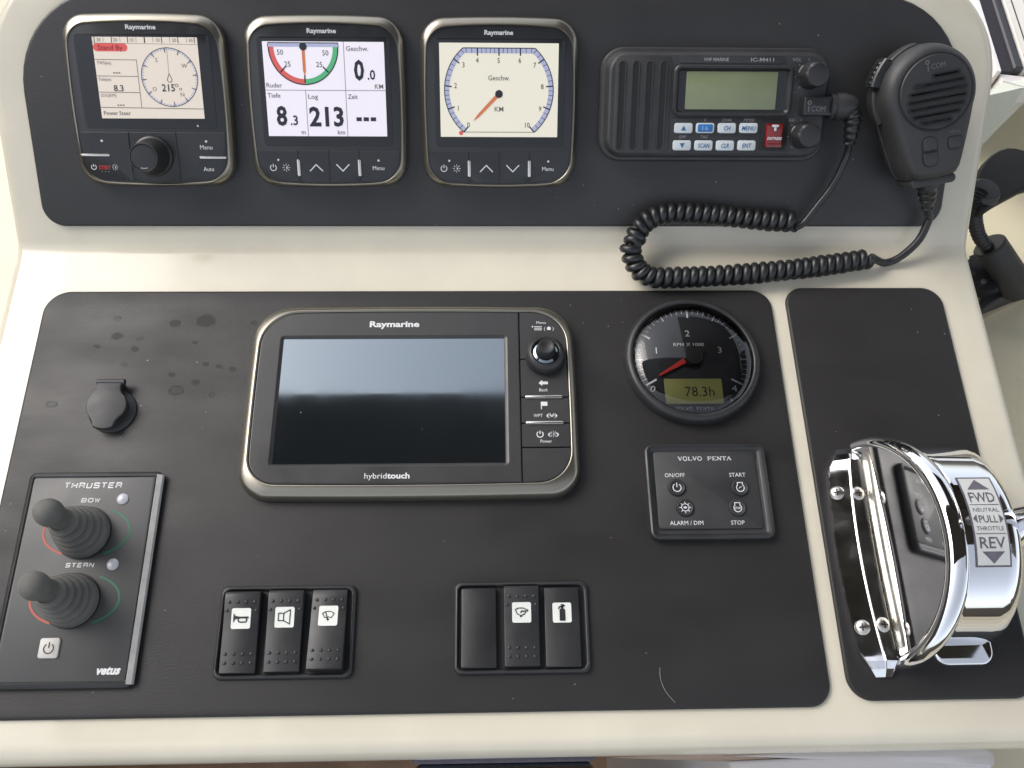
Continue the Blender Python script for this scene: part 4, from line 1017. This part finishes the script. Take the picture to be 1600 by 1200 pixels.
def switch_bank(cx, cy, label, rockers):
    t = Thing('switch_bank', label, 'switch panel', cx, cy, False, 'switch banks below the chart plotter')
    out = rr(cx - 42.4, cx + 42.4, cy - 28.2, cy + 28.2, 5, 6); hole = rr(cx - 39.6, cx + 39.6, cy - 25.4, cy + 25.4, 3.6, 6)
    t.add('frame', loft([[(x, y, z) for x, y in offset(p, d)] for p, d, z in ((out, 0, 3), (out, .2, 4.6), (out, 1.0, 5.8), (hole, -.9, 6.2), (hole, -.2, 5.8), (hole, .3, 4.8), (hole, .5, 3.2))], False, False), 'plastic', angle=50)
    t.add('recess', flat(offset(hole, .3), 3.4), 'groove')
    for (x, dy, kind, icon, lab) in rockers:
        r = t.add('rocker' if kind != 'blank' else 'blanking_plate', rocker_vf(x, cy + dy, kind), 'plastic', None, 30, label=lab)
        yi = (7.8 if kind != 'flat' else 8.4)
        if kind in ('up', 'down'):
            xs = (-7.8, -2.6, 2.6, 7.8)
            yt = 17.6
            pts = [(q, yt) for q in xs] + [(-9.0, 12.6), (9.0, 12.6)] + [(q, yy) for q in xs for yy in (-13.0, -18.2)]
            t.add('grip_dots', bumps(x, cy + dy, kind, pts), 'plastic', r, 60, kind='stuff')
        if icon:
            g = rr(x - 5.9, x + 5.9, cy + dy + yi - 6.1, cy + dy + yi + 6.1, 1.1, 3)
            g2 = clip_rect(g, -1e3, 1e3, cy + dy + yi - 7, cy + dy + (12 if kind != 'flat' else 99)); kk = 'flat' if kind == 'flat' else kind
            vfs = [drape(flat(g2, 0), x, cy + dy, kk, .25)]
            if kind != 'flat': vfs.append(drape(flat(clip_rect(g, -1e3, 1e3, cy + dy + 12, 1e3), 0), x, cy + dy, kk, .25))
            tg = t.add('symbol_tag', join(*vfs), 'tag', r, 0)
            t.add('symbol', drape(sym(icon, x, cy + dy + yi), x, cy + dy, kk, .55), 'ink', tg, 0)
    return t
switch_bank(-124.3, -279.2, 'bank of three rockers marked horn, loudspeaker and wiper', [
    (-151.2, -.4, 'up', 'horn', 'rocker with horn symbol'), (-124.6, .0, 'up', 'speaker', 'rocker with loudspeaker symbol'), (-98.2, .8, 'down', 'wiper', 'rocker with wiper symbol')])
switch_bank(21.7, -278.4, 'switch bank with a blank plate, bilge pump rocker and fire extinguisher plate', [
    (-5.0, -.3, 'blank', None, 'plain blanking plate'), (21.6, .2, 'up', 'bilge', 'rocker with bilge pump symbol'), (47.0, -.4, 'flat', 'fire', 'plate with fire extinguisher symbol')])

# ------------------------------------------------------------------ chrome throttle
t = Thing('throttle_control', 'chrome single-lever throttle with forward and reverse label at the right edge', 'throttle', 275, -236)
vc, zc = -236.5, 3.2
def half(u, r, v_c, rz, tilt=0., n=44):
    """arch in a plane that leans by tilt, from the far foot over the crown to the near foot"""
    P = []
    for i in range(n + 1):
        a = PI * i / n
        z = zc + rz * math.sin(a); P.append((u + tilt * (z - 6), v_c + r * math.cos(a), z))
    return P
def sheet(rows):
    n = len(rows[0]); V = [p for r in rows for p in r]; F = []
    for i in range(len(rows) - 1):
        for j in range(n - 1): F.append((i * n + j, i * n + j + 1, (i + 1) * n + j + 1, (i + 1) * n + j))
    return V, F
# housing: leaning flat left cheek, rounded rim, drum, right shoulder
TL = .364
rows = [half(252.1, 68, -232, 55.5, TL), half(251.6, 69.6, -232, 57, TL), half(251.5, 71.6, -232, 58.8, TL), half(252.4, 73.6, -232, 60.6, TL), half(254.4, 75.0, -232, 61.8, TL), half(257.2, 75.6, -232, 62.3, TL), half(260, 75.2, -232, 62, TL), half(262.2, 73.6, -232, 60.8, TL),
        half(263.2, 71.6, -231.5, 59.6, TL), half(263.8, 70.6, -231, 59.2, TL * .97), half(266.5, 68.6, -230, 60.6, TL * .8), half(271, 66.6, -229.4, 62.0, TL * .5), half(277, 65.4, -229.1, 62.6, TL * .2), half(283, 64.8, -229, 62.8, 0), half(305, 64.6, -229, 62.8, 0), half(310, 64.3, -229, 62.5, 0), half(314, 63.2, -229, 61.2, 0), half(316.4, 61, -229, 58.8, 0), half(317.4, 57.5, -229, 55, 0), half(317.6, 20, -229, 18, 0)]
hs = t.add('housing', sheet(rows), 'chrome', angle=60)
ck = half(252.0, 68.2, -232, 55.7, TL)
t.add('cheek_plate', (ck, [tuple(range(len(ck)))]), 'chrome', hs, 0)
# left mounting flange: two long facets that meet in a ridge, bowed towards the left
rows = []
for i in range(33):
    q = -1 + 2 * i / 32; v = vc - 1.0 + 74 * q
    bow = 6.0 * q * q + (8.0 * max(0, abs(q) - .8) / .2) ** 1.0 * .9
    e = 1 - max(0, (abs(q) - .9) / .1) * .75
    ur = 239.8 + 5.2 * q * q
    uR = 251.6 + 3.0 * q * q - 4.5 * max(0, abs(q) - .86) / .14
    rows.append([(226.8 + bow, v, 3), (226.8 + bow, v, 3 + 4.4 * e), (227.4 + bow, v, 3 + 5.2 * e), (ur - .4, v, 3 + 9.3 * e), (ur + .35, v, 3 + 9.95 * e), (ur + 1.1, v, 3 + 9.35 * e), (uR - 1.2, v, 3 + 7.9 * e), (uR - .5, v, 3 + 7.2 * e), (uR + .6, v, 3)])
fl = sheet(rows); nr = 9
fl = (fl[0], [tuple(reversed(f)) for f in fl[1]] + [tuple(range(nr)), tuple(len(fl[0]) - 1 - j for j in range(nr))])
fo_ = t.add('mounting_flange', fl, 'chrome_worn', angle=9)
rows = []
for i in range(25):
    q = -1 + 2 * i / 24; v = -232 + 68.5 * q; k = min(1, 2.6 * math.sqrt(max(0, 1 - q * q)))
    rows.append([(251.4 + 2.0 * q * q + (5.6 * k + .6) * (1 - math.cos(a)), v, 5.0 + (13.0 * k + 1.2) * math.sin(a)) for a in [PI / 2.05 * j / 8 for j in range(9)]])
t.add('fillet', ([p for r in rows for p in r], [tuple(reversed(f)) for f in sheet(rows)[1]]), 'fillet_metal', hs, 60)
def screw(u, v, z, tilt):
    dome = lathe([(4.7, 0), (4.6, .7), (3.6, 1.6), (2.0, 2.1), (.1, 2.25)], 0, 0, 24)
    c_, s_ = math.cos(tilt), math.sin(tilt); tr = lambda V: [(u + x * c_ + z_ * s_, v + y, z - x * s_ + z_ * c_) for x, y, z_ in V]
    o = t.add('screw', (tr(dome[0]), dome[1]), 'steel', fo_)
    cr = join(box(-2.3, 2.3, -.45, .45, 1.9, 2.42), box(-.45, .45, -2.3, 2.3, 1.9, 2.43))
    t.add('cross_slot', (tr(cr[0]), cr[1]), 'groove', o)
screw(233.0, -195.4, 9.6, -.34); screw(246.0, -196.4, 11.0, .15); screw(234.4, -282.2, 9.8, -.34); screw(247.0, -281.0, 11.0, .15)
# foot on the right hand side
t.add('foot', plate(rr(278, 316.5, -305.5, -163, 9, 6), [(0, 3), (0, 5), (.8, 6.2), (2, 6.6)]), 'chrome')
# label wrapped on the drum
def on_drum(x, s_, lift):
    """x along the drum (u), s_ arc length from the crown towards the operator"""
    a = PI / 2 + s_ / 64.7
    return (x, -229 + (64.75 + lift) * math.cos(a), zc + (62.85 + lift) * math.sin(a))
def wrap(vf, lift): return [on_drum(LX + (x - LX) * .81, -y * .88, lift) for x, y, _ in vf[0]], vf[1]
def grid(x0, x1, y0, y1, n=14):
    V = [(x, y0 + (y1 - y0) * i / n, 0) for i in range(n + 1) for x in (x0, x1)]
    return V, [(2 * i, 2 * i + 1, 2 * i + 3, 2 * i + 2) for i in range(n)]
LX, LY = 296.5, 1.0
lb = t.add('label_plate', wrap(grid(LX - 13.2, LX + 13.2, LY - 32, LY + 32), .25), 'label_dark', hs, 60)
t.add('label_field', wrap(grid(LX - 11.9, LX + 11.9, LY - 30.7, LY + 30.7), .4), 'label', lb, 60)
pieces = [flat([(LX - 8.4, LY + 21.4), (LX + 8.4, LY + 21.4), (LX, LY + 29.6)], 0), flat([(LX + 8.4, LY - 21.6), (LX - 8.4, LY - 21.6), (LX, LY - 29.6)], 0),
          stroke([(LX - 11, LY + 9.9), (LX + 11, LY + 9.9)], .5, 0), stroke([(LX - 11, LY - 9.9), (LX + 11, LY - 9.9)], .5, 0),
          flat([(LX - 11.4, LY), (LX - 8.2, LY - 3), (LX - 8.2, LY + 3)], 0), flat([(LX + 11.4, LY), (LX + 8.2, LY + 3), (LX + 8.2, LY - 3)], 0),
          text_vf('FWD', 7.6, LX, LY + 15.6, 0, w=19, bold=.012), text_vf('REV', 7.6, LX, LY - 15.6, 0, w=19, bold=.012),
          text_vf('NEUTRAL', 2.9, LX, LY + 6.3, 0, w=19), text_vf('PULL', 5.0, LX, LY, 0, w=14, bold=.012), text_vf('THROTTLE', 2.9, LX, LY - 6.4, 0, w=20)]
for pc in pieces: t.add('lettering' if len(pc[0]) > 8 else 'label_mark', wrap(pc, .55), 'label_dark', lb, 0)
# lever on the far side, almost wholly out of frame
lv = t.add('lever', tube([Vector((316, vc + 8, 40)), Vector((326, vc + 8, 42)), Vector((333, vc + 12, 60)), Vector((338, vc + 24, 110)), Vector((340, vc + 30, 150))], lambda k: 13 if k < .3 else 8, 20), 'chrome')
t.add('grip', lathe([(8, 148), (13, 152), (15, 162), (13, 174), (.2, 178)], 340, vc + 31, 28), 'plastic', lv)

# ------------------------------------------------------------------ a hair on the board
tag(mesh_obj('hair', tube(catmull([(106.6, -303.7, 3.25), (106.3, -310, 3.6), (108.8, -317.5, 3.6), (114.2, -324.2, 3.25)], 8), .14, 6), 'fibre'), 'thin pale hair lying near the bottom edge of the control board', 'hair')

# ------------------------------------------------------------------ things right of the console
t = Thing('gooseneck_holder', 'black gooseneck holder with oval pad standing right of the console', 'holder', 470, 30)
t.o.location.z = -.150; t.org = (470, 30, -150)
def world_prism(pts, z0, z1, b=1.5):
    return plate(pts, [(0, z0), (0, z1 - b), (b * .35, z1 - b * .35), (b, z1)], True)
pado = [(405.5, 60), (407.5, 78), (415.4, 93.3), (422, 102), (430.4, 109.9), (438, 114.6), (446.1, 117.3), (453, 117), (460, 114.7), (470, 108), (479, 99.5), (485, 91), (488, 84), (478, 83), (449.3, 74.6), (424.0, 60.6), (411, 52), (407, 52)][::-1]
pad = t.add('pad', plate(pado, [(1.5, -36), (.4, -34.5), (0, -31), (.2, -28), (.9, -26), (2.0, -25)], True), 'pad_rubber')
t.add('pad_boss', lathe([(13, -26), (12.5, -22.5), (10.5, -20.5), (.2, -20)], 414, 70, 32), 'plastic', pad)
nk = catmull([(409, 69, -21), (406, 64.5, -24), (408, 60.5, -31), (414, 55.8, -45), (425.5, 51, -62), (441, 47.5, -76)], 30)
t.add('neck', tube(nk, lambda k: 5.3 + .75 * math.cos(k * 2 * PI * 24), 16), 'plastic', angle=60)
c0 = Vector((439.5, 50, -73)); ax = (Vector((479, 24.5, -106)) - c0).normalized()
t.add('clamp_body', tube([c0, c0 + ax * 1.5, c0 + ax * 58, c0 + ax * 60], lambda k: 14 if 0 < k < 1 else 12.5, 28), 'plastic_matt')
t.add('lever', world_prism([(438.5, 54), (446.8, 57.5), (456, 48), (458, 30), (452, 21), (444, 21.4), (434.6, 24.5), (434.2, 31.3), (441.0, 36.5), (435.9, 43.2)], -116, -100), 'plastic')
t.add('pivot_pin', lathe([(2.4, -100.5), (2.4, -98.6), (.2, -98)], 443.6, 28.4, 16), 'bright')
t.add('foot', world_prism([(442.0, 9.0), (445.2, 5.8), (466, 19.6), (492.5, 30.2), (520, 38), (522, 52), (494.8, 43), (464.3, 36), (450.5, 25)], -144, -117, 3), 'plastic_matt')
t.add('base_plate', slab([(458.5, 18), (461.5, 13.6), (515.2, 39.6), (530, 46), (528, 62), (513, 60), (462, 32)], -149.9, -144, 1), 'tan')

# painted beam end and the side window
t = Thing('white_beam', 'white painted beam end sticking out beside the microphone', 'beam', 470, 180)
t.o.location.z = -.150; t.org = (470, 180, -150)
t.add('end_grain', loft([[(473, 174, -92), (526, 223.5, -92), (600, 290, -92), (600, 330, -92), (526, 260, -92), (480, 230, -92)], [(451, 185.5, -40), (488.7, 195.3, -39.5), (560, 214, -39), (560, 222, -40), (489, 203, -40), (471, 202, -40)]]), 'white_paint', angle=20)
t.add('top_board', loft([[(x, y, z) for x, y, z in p] for p in ([(470.9, 202.2, -60), (474.4, 217, -66), (493.5, 214.4, -66), (540, 208, -66), (540, 196.4, -60), (488.7, 195.7, -60)], [(470.9, 202.2, -39), (474.6, 216.9, -46), (493.5, 214.1, -46), (540, 208, -46), (540, 196.4, -39), (488.7, 195.7, -39)])]), 'white_gloss', angle=20)  # upper face of the same beam; its stronger light painted as whiter colour
t = Thing('side_window', 'side window with dark grey seal and pale frame at the top right corner', 'window', 490, 300)
t.o.location.z = -.150; t.org = (490, 300, -150)
t.add('lip', plate(rr(467.6, 472.4, 213, 520, 1.5, 3), [(0, -150), (0, -40), (.6, -39)]), 'white_gloss')
t.add('seal', plate(rr(472.6, 493, 219, 520, 1.5, 3), [(0, -150), (0, -48), (1.5, -46)]), 'seal')
t.add('seal_lip', plate(rr(486.5, 495.5, 219, 520, 1, 3), [(0, -60), (0, -42), (1.5, -40.5)]), 'seal')
fr_ = t.add('frame', plate(rr(496, 517, 219, 520, 1.5, 3), [(0, -150), (0, -43), (2, -40)]), 'frame_alu')
t.add('frame_groove', plate(rr(503, 504.2, 219.5, 519, .3, 2), [(0, -41), (0, -39.8)]), 'seal', fr_)
t.add('pane', plate(rr(517.2, 800, 219, 520, 1.5, 3), [(0, -60), (0, -50), (.5, -49.6)]), 'white_gloss')

# ------------------------------------------------------------------ below the console's front edge
t = Thing('black_case', 'black glossy case just below the middle of the console front edge', 'case', 12, -400)
t.o.location.z = -.7; t.org = (12, -400, -700)
t.add('body', plate(rr(-53, 77, -520, -356.8, 6), [(0, -700), (0, -126), (1, -124), (3, -123)]), 'dead_screen')
t.add('rim', plate(rr(-54, 78, -357.0, -346, 3), [(0, -700), (0, -119), (1.5, -118)]), 'label_dark')
t = Thing('white_lid', 'white moulded lid with rounded corner below the throttle', 'lid', 250, -420)
t.o.location.z = -.7; t.org = (250, -420, -700)
wl_ = [(160, -358.2)] + [(160 + 130 * i / 10, -358.2 + 2.6 * math.sin(PI / 2 * i / 10)) for i in range(1, 11)] + [(318, -355.2), (330, -356), (336, -358.5), (337.5, -362), (336, -367), (330, -374), (318, -390), (312, -520), (160, -520)]
t.add('lower_shell', plate(wl_[::-1], [(0, -700), (0, -64), (1, -62), (2.4, -61.4)]), 'white_gloss', angle=60)
t.add('rim', plate([(x, y + 3.4) for x, y in wl_[:16]][::-1] + [(200, -352), (330, -351)][::-1][:0], [(0, -90), (0, -58.6), (.5, -58)]), 'white_gloss', angle=60)
